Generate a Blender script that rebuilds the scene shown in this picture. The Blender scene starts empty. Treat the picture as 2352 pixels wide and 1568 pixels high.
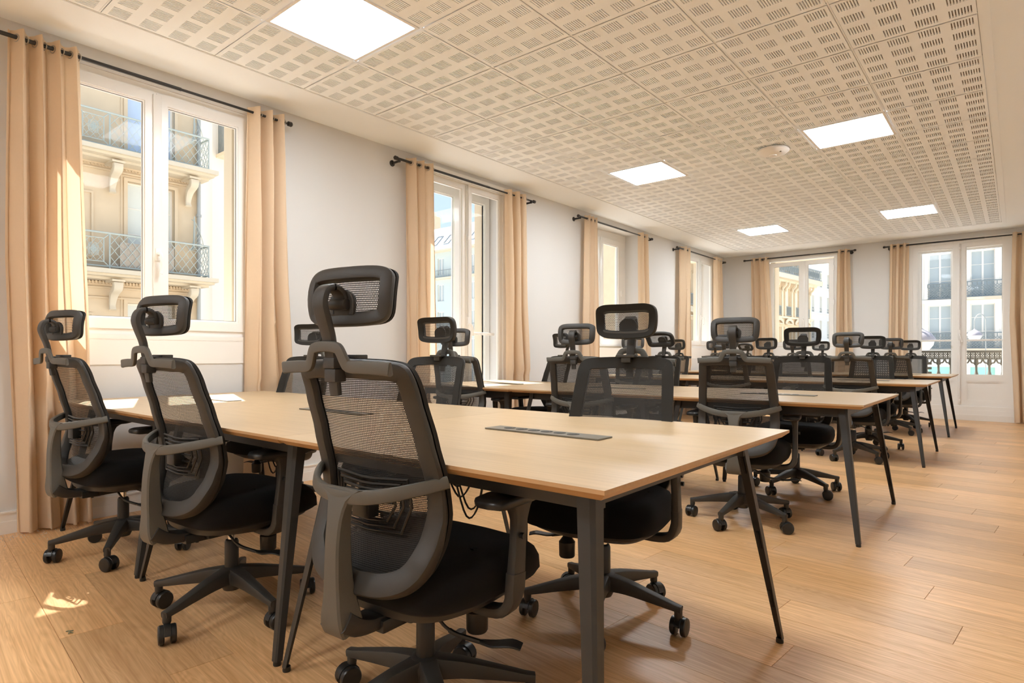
import bpy, bmesh, math, random
from mathutils import Vector, Matrix
random.seed(7)
C = bpy.context.scene.collection
S = bpy.context.scene
PI = math.pi
FPX = 1393.2

# ------------------------------------------------------------------ camera
cd = bpy.data.cameras.new('camera'); cam = bpy.data.objects.new('camera', cd); C.objects.link(cam)
cam.location = (0, 0, 1.0); cam.rotation_euler = (PI/2, 0, 0.6938)
cd.sensor_width = 36; cd.lens = FPX/2352*36; cd.shift_y = 31/2352; cd.clip_start = .05; cd.clip_end = 400
S.camera = cam
# ------------------------------------------------------------------ world, sun, exposure
w = bpy.data.worlds.new('sky'); S.world = w; w.use_nodes = True
nt = w.node_tree; bg = nt.nodes['Background']
tc = nt.nodes.new('ShaderNodeTexCoord'); sx = nt.nodes.new('ShaderNodeSeparateXYZ'); rp = nt.nodes.new('ShaderNodeValToRGB')
nt.links.new(tc.outputs['Generated'], sx.inputs[0]); nt.links.new(sx.outputs['Z'], rp.inputs[0]); nt.links.new(rp.outputs[0], bg.inputs[0])
rp.color_ramp.elements[0].position = 0.0; rp.color_ramp.elements[0].color = (.68, .82, .98, 1)
rp.color_ramp.elements[1].position = .6; rp.color_ramp.elements[1].color = (.42, .64, 1.0, 1)
bg.inputs[1].default_value = 1.0
sd = bpy.data.lights.new('sun', 'SUN'); sun = bpy.data.objects.new('sun', sd); C.objects.link(sun)
sd.energy = 19.0; sd.angle = .0093; sd.color = (1.0, .97, .92)
sun.rotation_euler = Vector((.934, -.352, -1.42)).to_track_quat('-Z', 'Y').to_euler()
LAMP_STRENGTH = 34.5
S.view_settings.view_transform = 'Standard'; S.view_settings.look = 'None'; S.view_settings.gamma = 1.0
S.view_settings.use_curve_mapping = False; S.view_settings.exposure = 0.30
S.cycles.max_bounces = 12; S.cycles.diffuse_bounces = 6; S.cycles.glossy_bounces = 3; S.cycles.transparent_max_bounces = 24
S.cycles.caustics_reflective = False; S.cycles.caustics_refractive = False; S.cycles.sample_clamp_indirect = 6.0

# ------------------------------------------------------------------ materials
def mat(name, col, rough=.5, metal=0.0, spec=.5, noise=None, emit=None, bump=None, transl=0.0, sheen=0.0):
    m = bpy.data.materials.new(name); m.use_nodes = True; n = m.node_tree; p = n.nodes['Principled BSDF']
    p.inputs['Base Color'].default_value = (*col, 1); p.inputs['Roughness'].default_value = rough
    p.inputs['Metallic'].default_value = metal; p.inputs['Specular IOR Level'].default_value = spec
    if sheen: p.inputs['Sheen Weight'].default_value = sheen
    if noise or bump:
        t = n.nodes.new('ShaderNodeTexCoord')
    if noise:
        sc, amt = noise[0], noise[1]
        nz = n.nodes.new('ShaderNodeTexNoise'); nz.inputs['Scale'].default_value = sc; nz.inputs['Detail'].default_value = 4
        mx = n.nodes.new('ShaderNodeMix'); mx.data_type = 'RGBA'
        n.links.new(t.outputs['Object'], nz.inputs['Vector']); n.links.new(nz.outputs['Fac'], mx.inputs[0])
        mx.inputs[6].default_value = (*[c*(1-amt) for c in col], 1); mx.inputs[7].default_value = (*[min(1, c*(1+amt)) for c in col], 1)
        n.links.new(mx.outputs[2], p.inputs['Base Color'])
    if bump:
        nb = n.nodes.new('ShaderNodeTexNoise'); nb.inputs['Scale'].default_value = bump[0]
        b = n.nodes.new('ShaderNodeBump'); b.inputs['Strength'].default_value = bump[1]; b.inputs['Distance'].default_value = .002
        n.links.new(t.outputs['Object'], nb.inputs['Vector']); n.links.new(nb.outputs['Fac'], b.inputs['Height']); n.links.new(b.outputs[0], p.inputs['Normal'])
    if emit:
        p.inputs['Emission Color'].default_value = (*emit[0], 1); p.inputs['Emission Strength'].default_value = emit[1]
    if transl:
        tr = n.nodes.new('ShaderNodeBsdfTranslucent'); tr.inputs[0].default_value = (*col, 1)
        ms = n.nodes.new('ShaderNodeMixShader'); ms.inputs[0].default_value = transl
        n.links.new(p.outputs[0], ms.inputs[1]); n.links.new(tr.outputs[0], ms.inputs[2]); n.links.new(ms.outputs[0], n.nodes['Material Output'].inputs[0])
    return m
def wood(name, c1, c2, rough, plank=False, gs=1.0, spec=.4):
    m = bpy.data.materials.new(name); m.use_nodes = True; n = m.node_tree; L = n.links; p = n.nodes['Principled BSDF']
    p.inputs['Roughness'].default_value = rough; p.inputs['Specular IOR Level'].default_value = spec
    t = n.nodes.new('ShaderNodeTexCoord'); oi = n.nodes.new('ShaderNodeObjectInfo')
    ad = n.nodes.new('ShaderNodeVectorMath'); ad.operation = 'MULTIPLY_ADD'
    cb = n.nodes.new('ShaderNodeCombineXYZ')
    for i in range(3): L.new(oi.outputs['Random'], cb.inputs[i])
    ad.inputs[1].default_value = (37, 91, 13)
    L.new(cb.outputs[0], ad.inputs[0]); L.new(t.outputs['Object'], ad.inputs[2])
    mp = n.nodes.new('ShaderNodeMapping'); mp.inputs['Scale'].default_value = (1.1*gs, 9*gs, 9*gs); L.new(ad.outputs[0], mp.inputs[0])
    n1 = n.nodes.new('ShaderNodeTexNoise'); n1.inputs['Scale'].default_value = 1.0; n1.inputs['Detail'].default_value = 3; n1.inputs['Distortion'].default_value = .6
    L.new(mp.outputs[0], n1.inputs['Vector'])
    # fine streaks
    mp2 = n.nodes.new('ShaderNodeMapping'); mp2.inputs['Scale'].default_value = (2.0, 110, 110); L.new(ad.outputs[0], mp2.inputs[0])
    n2 = n.nodes.new('ShaderNodeTexNoise'); n2.inputs['Scale'].default_value = 1.0; n2.inputs['Detail'].default_value = 2; L.new(mp2.outputs[0], n2.inputs['Vector'])
    # contour rings drawn from the slow noise
    mu = n.nodes.new('ShaderNodeMath'); mu.operation = 'MULTIPLY'; mu.inputs[1].default_value = 20 if plank else 7; L.new(n1.outputs['Fac'], mu.inputs[0])
    pp = n.nodes.new('ShaderNodeMath'); pp.operation = 'PINGPONG'; pp.inputs[1].default_value = .5; L.new(mu.outputs[0], pp.inputs[0])
    a = n.nodes.new('ShaderNodeMath'); a.operation = 'MULTIPLY_ADD'; a.inputs[1].default_value = .34 if plank else .22; L.new(pp.outputs[0], a.inputs[0])
    b = n.nodes.new('ShaderNodeMath'); b.operation = 'MULTIPLY'; b.inputs[1].default_value = .80; L.new(n2.outputs['Fac'], b.inputs[0]); L.new(b.outputs[0], a.inputs[2])
    r = n.nodes.new('ShaderNodeValToRGB'); r.color_ramp.elements[0].position = .2; r.color_ramp.elements[1].position = .75
    r.color_ramp.elements[0].color = (*c1, 1); r.color_ramp.elements[1].color = (*c2, 1); L.new(a.outputs[0], r.inputs[0])
    hs = n.nodes.new('ShaderNodeHueSaturation'); L.new(r.outputs[0], hs.inputs['Color'])
    mr = n.nodes.new('ShaderNodeMapRange'); mr.inputs[3].default_value = .84 if plank else .96; mr.inputs[4].default_value = 1.14 if plank else 1.04
    L.new(oi.outputs['Random'], mr.inputs[0]); L.new(mr.outputs[0], hs.inputs['Value']); L.new(hs.outputs[0], p.inputs['Base Color'])
    bp = n.nodes.new('ShaderNodeBump'); bp.inputs['Strength'].default_value = .12; bp.inputs['Distance'].default_value = .001
    L.new(n2.outputs['Fac'], bp.inputs['Height']); L.new(bp.outputs[0], p.inputs['Normal'])
    return m
def mesh_fabric(name, pitch, hole, col):
    m = bpy.data.materials.new(name); m.use_nodes = True; n = m.node_tree; L = n.links; p = n.nodes['Principled BSDF']
    p.inputs['Base Color'].default_value = (*col, 1); p.inputs['Roughness'].default_value = .7
    uv = n.nodes.new('ShaderNodeUVMap'); uv.uv_map = 'weave'; sp = n.nodes.new('ShaderNodeSeparateXYZ'); L.new(uv.outputs[0], sp.inputs[0])
    def M(op, a, b=None, c=None):
        k = n.nodes.new('ShaderNodeMath'); k.operation = op
        for i, v in enumerate((a, b, c)):
            if v is None: continue
            if isinstance(v, (int, float)): k.inputs[i].default_value = v
            else: L.new(v, k.inputs[i])
        return k.outputs[0]
    u = M('DIVIDE', sp.outputs[0], pitch); v = M('DIVIDE', sp.outputs[1], pitch*1.25)
    off = M('MULTIPLY', M('MODULO', M('FLOOR', v), 2.0), .5)
    fu = M('ABSOLUTE', M('SUBTRACT', M('FRACT', M('ADD', u, off)), .5)); fv = M('ABSOLUTE', M('SUBTRACT', M('FRACT', v), .5))
    d = M('MAXIMUM', M('DIVIDE', fu, hole), M('DIVIDE', fv, hole*1.05))
    h = M('LESS_THAN', d, 1.0)
    tr = n.nodes.new('ShaderNodeBsdfTransparent'); ms = n.nodes.new('ShaderNodeMixShader')
    L.new(h, ms.inputs[0]); L.new(p.outputs[0], ms.inputs[1]); L.new(tr.outputs[0], ms.inputs[2]); L.new(ms.outputs[0], n.nodes['Material Output'].inputs[0])
    return m
def glass(name, tint=(1, 1, 1), refl=.07):
    m = bpy.data.materials.new(name); m.use_nodes = True; n = m.node_tree; L = n.links
    for k in list(n.nodes):
        if k.type == 'BSDF_PRINCIPLED': n.nodes.remove(k)
    tr = n.nodes.new('ShaderNodeBsdfTransparent'); tr.inputs[0].default_value = (*tint, 1)
    gl = n.nodes.new('ShaderNodeBsdfGlossy'); gl.inputs['Roughness'].default_value = .02
    lw = n.nodes.new('ShaderNodeLayerWeight'); lw.inputs[0].default_value = .5
    pw = n.nodes.new('ShaderNodeMath'); pw.operation = 'POWER'; pw.inputs[1].default_value = 4.0; L.new(lw.outputs['Facing'], pw.inputs[0])
    fr = n.nodes.new('ShaderNodeMath'); fr.operation = 'MULTIPLY_ADD'; fr.inputs[1].default_value = .06; fr.inputs[2].default_value = .003; L.new(pw.outputs[0], fr.inputs[0])
    ms = n.nodes.new('ShaderNodeMixShader'); L.new(fr.outputs[0], ms.inputs[0]); L.new(tr.outputs[0], ms.inputs[1]); L.new(gl.outputs[0], ms.inputs[2])
    L.new(ms.outputs[0], n.nodes['Material Output'].inputs[0]); return m

M_wall = mat('wall_paint', (.67, .66, .64), .9, spec=.2)
M_ceil = mat('ceiling_paint', (.90, .94, .97), .9, spec=.2)
M_tile = mat('ceiling_tile_paint', (.92, .96, .99), .9, spec=.2)
M_slot = mat('slot_shadow_backing', (.30, .26, .22), .9, spec=.1)
M_white = mat('white_lacquer', (.82, .80, .76), .35, spec=.5)
M_pvc = mat('white_window_plastic', (.86, .85, .82), .25, spec=.5)
M_seal = mat('dark_seal', (.12, .11, .09), .6)
M_stone = mat('cream_stone', (.64, .51, .35), .9, noise=(3.0, .08), spec=.2)
M_stone2 = mat('pale_stone', (.64, .555, .42), .9, noise=(2.0, .06), spec=.2)
M_render = mat('white_render', (.80, .765, .69), .9, noise=(1.0, .03), spec=.2)
M_bluish = mat('pale_blue_render', (.50, .56, .54), .9, noise=(1.0, .03), spec=.2)
M_iron = mat('green_grey_iron', (.42, .46, .42), .5)
M_iron2 = mat('dark_iron', (.22, .25, .25), .5)
M_bal = mat('grey_cast_iron', (.13, .12, .10), .55)
M_zinc = mat('zinc_roof', (.62, .66, .70), .5, noise=(.6, .06))
M_extwin = mat('window_glass_dark', (.42, .47, .47), .12, spec=.8)
M_extwin2 = mat('window_blind_glass', (.66, .68, .62), .3, spec=.6)
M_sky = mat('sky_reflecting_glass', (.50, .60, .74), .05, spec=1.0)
M_teal = mat('turquoise_shopfront', (.36, .70, .62), .4)
M_road = mat('street_asphalt', (.50, .48, .45), .9, noise=(1.0, .1))
M_pipe = mat('grey_downpipe', (.36, .37, .35), .5)
M_red = mat('dark_red_rail', (.25, .10, .08), .6)
M_reed = mat('reed_screen', (.42, .36, .29), .9, noise=(30, .2))
M_plant = mat('dry_plant', (.22, .21, .12), .9)
M_floor = wood('oak_floor', (.50, .265, .105), (.80, .50, .25), .36, plank=True, spec=.45)
M_desk = wood('beech_desktop', (.44, .31, .175), (.55, .40, .24), .33, gs=.8, spec=.4)
M_deskedge = wood('beech_edge', (.45, .27, .125), (.52, .33, .17), .4, gs=.8)
M_sub = mat('subfloor', (.26, .15, .075), .9)
M_steel = mat('black_steel', (.028, .027, .024), .42, spec=.5)
M_plas = mat('dark_grey_plastic', (.036, .033, .028), .48, bump=(900, .25))
M_plas2 = mat('grey_plastic', (.095, .088, .072), .5, bump=(900, .25))
M_blackp = mat('black_plastic', (.012, .012, .011), .35)
M_fab = mat('black_fabric', (.0065, .0062, .0060), .95, spec=.15, bump=(1200, .5), sheen=.05)
M_fab2 = mat('black_mesh_band', (.022, .020, .017), .85, spec=.3, bump=(1500, .6))
M_chrome = mat('chrome', (.75, .74, .72), .12, metal=1.0)
M_net = mesh_fabric('back_mesh', .0036, .26, (.020, .018, .015))
M_net2 = mesh_fabric('head_mesh', .0040, .29, (.020, .018, .015))
M_curt = mat('beige_curtain_cloth', (.80, .635, .455), .9, spec=.1, noise=(60, .03), bump=(500, .25), transl=.30)
M_rod = mat('black_rod', (.018, .016, .014), .4)
M_ring = mat('brushed_ring', (.5, .47, .42), .3, metal=1.0)
M_lamp = mat('led_panel', (1, 1, 1), .5, emit=((.91, .97, 1.02), LAMP_STRENGTH))
M_glass = glass('window_glass')
M_sock = mat('grey_socket_panel', (.16, .145, .115), .4)
M_hole = mat('dark_hole', (.01, .01, .009), .5)
M_trimw = mat('white_stone_trim', (.88, .83, .74), .9, spec=.2)
M_lampglass = mat('lamp_bowl', (.85, .82, .72), .3)
M_pinkish = mat('lamp_hood', (.34, .31, .32), .4)
M_cable = mat('black_cable', (.01, .01, .01), .5)

# ------------------------------------------------------------------ helpers
def tag(o, label=None, cat=None, group=None, kind=None):
    if label: o['label'] = label
    if cat: o['category'] = cat
    if group: o['group'] = group
    if kind: o['kind'] = kind
    return o
def empty(name, loc=(0, 0, 0), rz=0.0, parent=None):
    o = bpy.data.objects.new(name, None); C.objects.link(o); o.location = loc; o.rotation_euler = (0, 0, rz); o.empty_display_size = .1
    if parent: o.parent = parent
    return o
def finish(bm, angle=.6):
    bmesh.ops.recalc_face_normals(bm, faces=bm.faces)
    me = bpy.data.meshes.new('mesh'); bm.to_mesh(me); bm.free()
    if angle is not None:
        for p in me.polygons: p.use_smooth = True
        me.set_sharp_from_angle(angle=angle)
    return me
def obj(name, bm, m, parent=None, angle=.6, loc=None):
    me = bm if isinstance(bm, bpy.types.Mesh) else finish(bm, angle)
    for k in (m if isinstance(m, (list, tuple)) else [m]):
        if len(me.materials) < 8 and k.name not in [x.name for x in me.materials]: me.materials.append(k)
    me.name = name
    o = bpy.data.objects.new(name, me); C.objects.link(o)
    if parent: o.parent = parent
    if loc: o.location = loc
    return o
def box(bm, x0, x1, y0, y1, z0, z1, T=None, mi=0, bev=0.0):
    v = [Vector((x, y, z)) for x in (x0, x1) for y in (y0, y1) for z in (z0, z1)]
    if T: v = [T(p) for p in v]
    v = [bm.verts.new(p) for p in v]
    f = [bm.faces.new([v[i] for i in q]) for q in ((0, 1, 3, 2), (4, 6, 7, 5), (0, 4, 5, 1), (2, 3, 7, 6), (0, 2, 6, 4), (1, 5, 7, 3))]
    for k in f: k.material_index = mi
    if bev:
        es = list({e for k in f for e in k.edges})
        bmesh.ops.bevel(bm, geom=es, offset=bev, segments=2, affect='EDGES', profile=.6)
def NB(): return bmesh.new()
def boxes(lst, T=None, bev=0.0):
    bm = NB()
    for b in lst: box(bm, *b, T=T, bev=bev)
    return bm
def lathe(bm, prof, c=(0, 0, 0), n=20, axis='Z', cap=True):
    rings = []
    for r, h in prof:
        ring = []
        for i in range(n):
            a = 2*PI*i/n; x, y = r*math.cos(a), r*math.sin(a)
            p = {'Z': (x, y, h), 'X': (h, x, y), 'Y': (x, h, y)}[axis]
            ring.append(bm.verts.new((p[0]+c[0], p[1]+c[1], p[2]+c[2])))
        rings.append(ring)
    for a, b in zip(rings, rings[1:]):
        for i in range(n): bm.faces.new((a[i], a[(i+1) % n], b[(i+1) % n], b[i]))
    if cap:
        bm.faces.new(rings[0]); bm.faces.new(rings[-1])
def catmull(pts, k=4, closed=False):
    P = [Vector(p) for p in pts]; n = len(P); out = []
    rng = range(n) if closed else range(n-1)
    for i in rng:
        if closed: a, b, c, d = P[(i-1) % n], P[i], P[(i+1) % n], P[(i+2) % n]
        else: a, b, c, d = P[max(i-1, 0)], P[i], P[i+1], P[min(i+2, n-1)]
        for j in range(k):
            t = j/k
            out.append(.5*((2*b)+(c-a)*t+(2*a-5*b+4*c-d)*t*t+(3*b-a-3*c+d)*t*t*t))
    if not closed: out.append(P[-1])
    return out
def rrect(w, h, r, n=2):
    r = min(r, w/2*.98, h/2*.98); out = []
    for cx, cy, a0 in ((w/2-r, h/2-r, 0), (-w/2+r, h/2-r, PI/2), (-w/2+r, -h/2+r, PI), (w/2-r, -h/2+r, 1.5*PI)):
        for i in range(n+1):
            a = a0+PI/2*i/n; out.append((cx+r*math.cos(a), cy+r*math.sin(a)))
    return out
def sweep(bm, pts, sec, ref=(0, 1, 0), closed=False, r=.006, seg=2, reff=None, cap=True):
    """pts: list; sec: (w,h) or list per point; w along side = tangent x ref, h along ref."""
    P = [Vector(p) for p in pts]; n = len(P); rings = []
    for i in range(n):
        if closed: t = P[(i+1) % n]-P[(i-1) % n]
        else: t = P[min(i+1, n-1)]-P[max(i-1, 0)]
        t.normalize()
        rf = Vector(reff(P[i]) if reff else ref); rf = (rf - t*rf.dot(t)).normalized(); sd_ = t.cross(rf).normalized()
        s = sec[i] if isinstance(sec, list) else sec
        rr = rrect(s[0], s[1], min(r, s[0]*.45, s[1]*.45), seg)
        rings.append([bm.verts.new(P[i]+sd_*a+rf*b) for a, b in rr])
    m = len(rings[0])
    for i in range(n if closed else n-1):
        a, b = rings[i], rings[(i+1) % n]
        for j in range(m): bm.faces.new((a[j], a[(j+1) % m], b[(j+1) % m], b[j]))
    if cap and not closed:
        bm.faces.new(rings[0]); bm.faces.new(list(reversed(rings[-1])))
def lerpsec(keys, n):
    out = []
    for i in range(n):
        t = i/(n-1)*(len(keys)-1); k = min(int(t), len(keys)-2); f = t-k
        out.append((keys[k][0]*(1-f)+keys[k+1][0]*f, keys[k][1]*(1-f)+keys[k+1][1]*f))
    return out
def tube(bm, pts, r, n=8):
    sweep(bm, pts, (2*r, 2*r), ref=(.13, .31, .94), r=r*.99, seg=max(1, n//4))
def kids(o): return [c for c in o.children]
def dup(root, loc=None, rz=None):
    def cp(o, par):
        c = o.copy(); C.objects.link(c)
        if par is not None: c.parent = par; c.matrix_parent_inverse = o.matrix_parent_inverse.copy()
        for ch in list(o.children): cp(ch, c)
        return c
    r = cp(root, None)
    if loc is not None: r.location = loc
    if rz is not None: r.rotation_euler = (0, 0, rz)
    return r

# ------------------------------------------------------------------ room shell
XL, XR, YB, YF, ZC = -4.35, 1.35, -3.9, 11.65, 2.88
def TL(p): return Vector((XL - p.z, p.x, p.y))      # (u, v, w) -> left wall, w outwards
def TF(p): return Vector((p.x, YF + p.z, p.y))      # far wall, w outwards
def wall_boxes(u0, u1, v0, v1, w0, w1, holes):
    out = []; u = u0
    for a, b, c, d in sorted(holes):
        out.append((u, a, v0, v1, w0, w1))
        if c > v0: out.append((a, b, v0, c, w0, w1))
        if d < v1: out.append((a, b, d, v1, w0, w1))
        u = b
    out.append((u, u1, v0, v1, w0, w1)); return out
# openings: u0,u1,v0,v1 inner layer
W1 = (.93, 2.235, 1.13, 2.765); D2 = (3.80, 5.11, 0.0, 2.80); W3 = (6.92, 8.21, 1.10, 2.80); W4 = (9.86, 11.16, 1.13, 2.775)
W5 = (-3.56, -2.385, 1.10, 2.76); D6 = (-1.33, -.045, 0.0, 2.77)
W7 = (-1.75, -.45, 1.13, 2.765); W8 = (-3.65, -2.35, 1.13, 2.765)  # unseen windows behind the camera, added so more daylight reaches the ceiling
HL = [W8, W7, W1, D2, W3, W4]; HF = [W5, D6]
o = obj('wall_left', boxes(wall_boxes(YB, YF+.25, 0, 3.1, 0, .25, HL), TL), M_wall, angle=None); tag(o, kind='structure', label='white plastered long wall with tall windows')
HLo = [(-3.60, -2.40, 1.16, 2.82), (-1.70, -.50, 1.16, 2.82), (.98, 2.19, 1.16, 2.82), (3.92, 5.02, .0, 2.80), (7.03, 8.13, 1.13, 2.72), (9.95, 11.08, 1.16, 2.74)]
o = obj('trim_1', boxes(wall_boxes(YB, YF+.38, -4.2, 3.9, .25, .38, HLo), TL), M_stone2, angle=None); tag(o, kind='structure', label='cream stone outside leaf of the long wall')
o = obj('wall_far', boxes(wall_boxes(XL-.25, XR+.2, 0, 3.1, 0, .25, HF), TF), M_wall, angle=None); tag(o, kind='structure', label='white plastered end wall with a window and a glazed door')
HFo = [(-3.48, -2.44, 1.16, 2.73), (-1.27, -.10, 0, 2.74)]
o = obj('trim_2', boxes(wall_boxes(XL-.38, XR+.2, -4.2, 3.9, .25, .50, HFo), TF), M_stone2, angle=None); tag(o, kind='structure')
o = obj('wall_right', boxes([(XR, XR+.2, YB, YF+.2, 0, 3.1)]), M_wall, angle=None); tag(o, kind='structure')
o = obj('wall_back', boxes([(XL-.5, XR+.2, YB-.2, YB, 0, 3.1)]), M_wall, angle=None); tag(o, kind='structure')

# ceiling with recessed field of perforated tiles
GX0, GY0, GP = -3.26, 1.733, .62
gx = [GX0+GP*i for i in range(-1, 6)]; gy = [GY0+GP*j for j in range(-9, 16)]
x0, x1, y0, y1 = gx[0], gx[-1], gy[0], gy[-1]
cl = obj('ceiling', boxes([(XL, XR, YB, y0, ZC, 3.1), (XL, XR, y1, YF, ZC, 3.1), (XL, x0, y0, y1, ZC, 3.1), (x1, XR, y0, y1, ZC, 3.1), (x0, x1, y0, y1, ZC+.07, 3.1)]), M_ceil, angle=None)
tag(cl, kind='structure', label='white plasterboard border around the tiled ceiling')
def make_tile():
    bm = NB(); h = GP/2-.0065
    xs = [-h]; kind_x = []
    gp = GP/4
    for g in range(4):
        gc = -GP/2+gp*(g+.5); n = 8; pit = .0138
        for k in range(n):
            c = gc+(k-(n-1)/2)*pit; xs += [c-.0032, c+.0032]
    xs.append(h)
    ys = [-h]
    for g in range(4):
        gc = -GP/2+gp*(g+.5); ys += [gc-.045, gc+.045]
    ys.append(h)
    V = {}
    def v(i, j, z=0):
        k = (i, j, z)
        if k not in V: V[k] = bm.verts.new((xs[i], ys[j], z))
        return V[k]
    for i in range(len(xs)-1):
        for j in range(len(ys)-1):
            if i % 2 == 1 and j % 2 == 1:
                z = .010
                f = bm.faces.new((v(i, j, z), v(i, j+1, z), v(i+1, j+1, z), v(i+1, j, z))); f.material_index = 1
                for (a, b) in (((i, j), (i+1, j)), ((i+1, j), (i+1, j+1)), ((i+1, j+1), (i, j+1)), ((i, j+1), (i, j))):
                    bm.faces.new((v(*a), v(*b), v(*b, z), v(*a, z)))
            else: bm.faces.new((v(i, j), v(i, j+1), v(i+1, j+1), v(i+1, j)))
    box(bm, -h, h, -h, h, .0105, .016)
    bm.normal_update()
    me = bpy.data.meshes.new('ceiling_tile'); bm.to_mesh(me); bm.free(); me.materials.append(M_tile); me.materials.append(M_slot); return me
tile_me = make_tile()
lamps = {(i, j) for i in (0, 3) for j in (-6, 0, 6, 12)}
for i in range(-1, 5):
    for j in range(-9, 15):
        if (i, j) in lamps: continue
        o = bpy.data.objects.new('ceiling_tile', tile_me); C.objects.link(o); o.parent = cl
        o.location = (GX0+GP*(i+.5), GY0+GP*(j+.5), ZC+.003)
for x in gx: obj('grid_bar', boxes([(x-.0045, x+.0045, y0, y1, ZC+.005, ZC+.012)]), M_ceil, cl, None)
for y in gy: obj('grid_bar', boxes([(x0, x1, y-.0045, y+.0045, ZC+.0052, ZC+.0118)]), M_ceil, cl, None)
o = obj('edge_trim', boxes([(x1+.004, x1+.05, y0, y1+.05, ZC-.006, ZC), (x0-.03, x0-.004, y0, y1+.05, ZC-.003, ZC)]), M_ceil, cl, None)
# led panels
lab = {(0, 0): 'largest square white ceiling light panel, over the front desks', (0, 6): 'middle square ceiling light panel near the left wall, over the second desk row',
       (3, 6): 'square ceiling light panel beside the smoke detector', (0, 12): 'small far square ceiling light panel closest to the corner', (3, 12): 'small far ceiling light panel above the end-wall door side',
       (3, 0): 'ceiling light panel above the right end of the front desks', (0, -6): 'ceiling light panel behind the camera near the long wall', (3, -6): 'ceiling light panel behind the camera near the right wall'}
for (i, j) in sorted(lamps):
    t = empty('ceiling_light', (GX0+GP*(i+.5), GY0+GP*(j+.5), ZC)); tag(t, lab[(i, j)], 'ceiling light', 'square LED panels in the tiled ceiling')
    h = GP/2-.006
    obj('frame', boxes([(-h, h, -h, -h+.019, -.001, .02), (-h, h, h-.019, h, -.001, .02), (-h, -h+.019, -h+.019, h-.019, -.001, .02), (h-.019, h, -h+.019, h-.019, -.001, .02)]), M_white, t, None)
    obj('diffuser', boxes([(-h+.020, h-.020, -h+.020, h-.020, .003, .012)]), M_lamp, t, None)
t = empty('smoke_detector', (-1.715, 5.80, ZC)); tag(t, 'round white dome detector on the perforated ceiling', 'detector')
bm = NB(); lathe(bm, [(.075, 0), (.135, -.004), (.14, -.02), (.12, -.035), (.07, -.048), (.02, -.053)], n=40); obj('cover', bm, M_white, t)
bm = NB(); lathe(bm, [(.035, -.049), (.03, -.058), (.005, -.06)], (.0, 0, 0), n=20); obj('lens', bm, M_white, t)
bm = NB(); box(bm, .07, .085, -.05, -.035, -.046, -.038); obj('indicator', bm, M_seal, t)

# floor: sub-floor and planks
fl = obj('floor', boxes([(XL, XR, YB, YF, -.12, -.008)]), M_sub, angle=None); tag(fl, kind='structure', label='orange-brown oak plank floor')
AN = -.088; PWD, PLN = .197, 1.24
def clip(poly, nx, ny, d):
    out = []
    for i in range(len(poly)):
        a, b = poly[i], poly[(i+1) % len(poly)]; da = a[0]*nx+a[1]*ny-d; db = b[0]*nx+b[1]*ny-d
        if da <= 0: out.append(a)
        if (da < 0 < db) or (db < 0 < da): t = da/(da-db); out.append((a[0]+(b[0]-a[0])*t, a[1]+(b[1]-a[1])*t))
    return out
ca, sa = math.cos(AN), math.sin(AN)
rest = NB(); nplank = 0; cand = []
for r in range(-40, 80):
    off = (r*.437 % 1.0)*PLN
    for k in range(-8, 8):
        lx0 = k*PLN+off; lx1 = lx0+PLN-.0010; ly0 = r*PWD; ly1 = ly0+PWD-.0010
        poly = [(x*ca-y*sa, x*sa+y*ca) for x, y in ((lx0, ly0), (lx1, ly0), (lx1, ly1), (lx0, ly1))]
        for nx, ny, d in ((1, 0, XR-.002), (-1, 0, -XL-.002), (0, 1, YF-.002), (0, -1, -YB-.002)):
            poly = clip(poly, nx, ny, d)
            if len(poly) < 3: break
        if len(poly) < 3: continue
        cx = sum(p[0] for p in poly)/len(poly); cy = sum(p[1] for p in poly)/len(poly)
        cand.append((cy, cx, poly, (lx0+PLN/2, ly0+PWD/2)))
def prank(c):
    cy, cx = c[0], c[1]
    vis = cy > .35 and (cx < .45)
    return (0 if vis else 1, math.hypot(cx, cy))
cand.sort(key=prank)
for idx, (cy, cx, poly, lc) in enumerate(cand):
    o0 = (lc[0]*ca-lc[1]*sa, lc[0]*sa+lc[1]*ca)
    big = idx < 290
    bm = NB() if big else rest
    def loc(p):
        if not big: return p
        dx, dy = p[0]-o0[0], p[1]-o0[1]; return (dx*ca+dy*sa, -dx*sa+dy*ca)
    q = [loc(p) for p in poly]; mx_, my_ = sum(p[0] for p in q)/len(q), sum(p[1] for p in q)/len(q)
    top = [bm.verts.new((x+(.0008 if x < mx_ else -.0008), y+(.0008 if y < my_ else -.0008), 0)) for x, y in q]
    bot = [bm.verts.new((x, y, -.0015)) for x, y in q]; low = [bm.verts.new((x, y, -.007)) for x, y in q]
    bm.faces.new(top)
    for i in range(len(q)):
        j = (i+1) % len(q); bm.faces.new((bot[i], bot[j], top[j], top[i])); bm.faces.new((low[i], low[j], bot[j], bot[i]))
    if big:
        o = obj('plank', bm, M_floor, fl, None, (o0[0], o0[1], 0)); o.rotation_euler = (0, 0, AN)
o = obj('planks_behind', rest, M_floor, fl, None); tag(o, kind='stuff')

# skirting boards (stepped)
def skirt(name, T, spans, lab):
    bm = NB()
    for a, b in spans:
        box(bm, a, b, 0, .07, -.016, 0, T); box(bm, a, b, .07, .115, -.013, 0, T); box(bm, a, b, .115, .125, -.019, 0, T)
    o = obj(name, bm, M_white, angle=None); tag(o, kind='structure', label=lab)
skirt('baseboard_left', TL, [(YB, 3.72), (5.19, YF)], 'white stepped skirting board along the long wall')
skirt('baseboard_far', TF, [(XL+.02, -1.42), (.05, XR)], 'white skirting board along the end wall')

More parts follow.
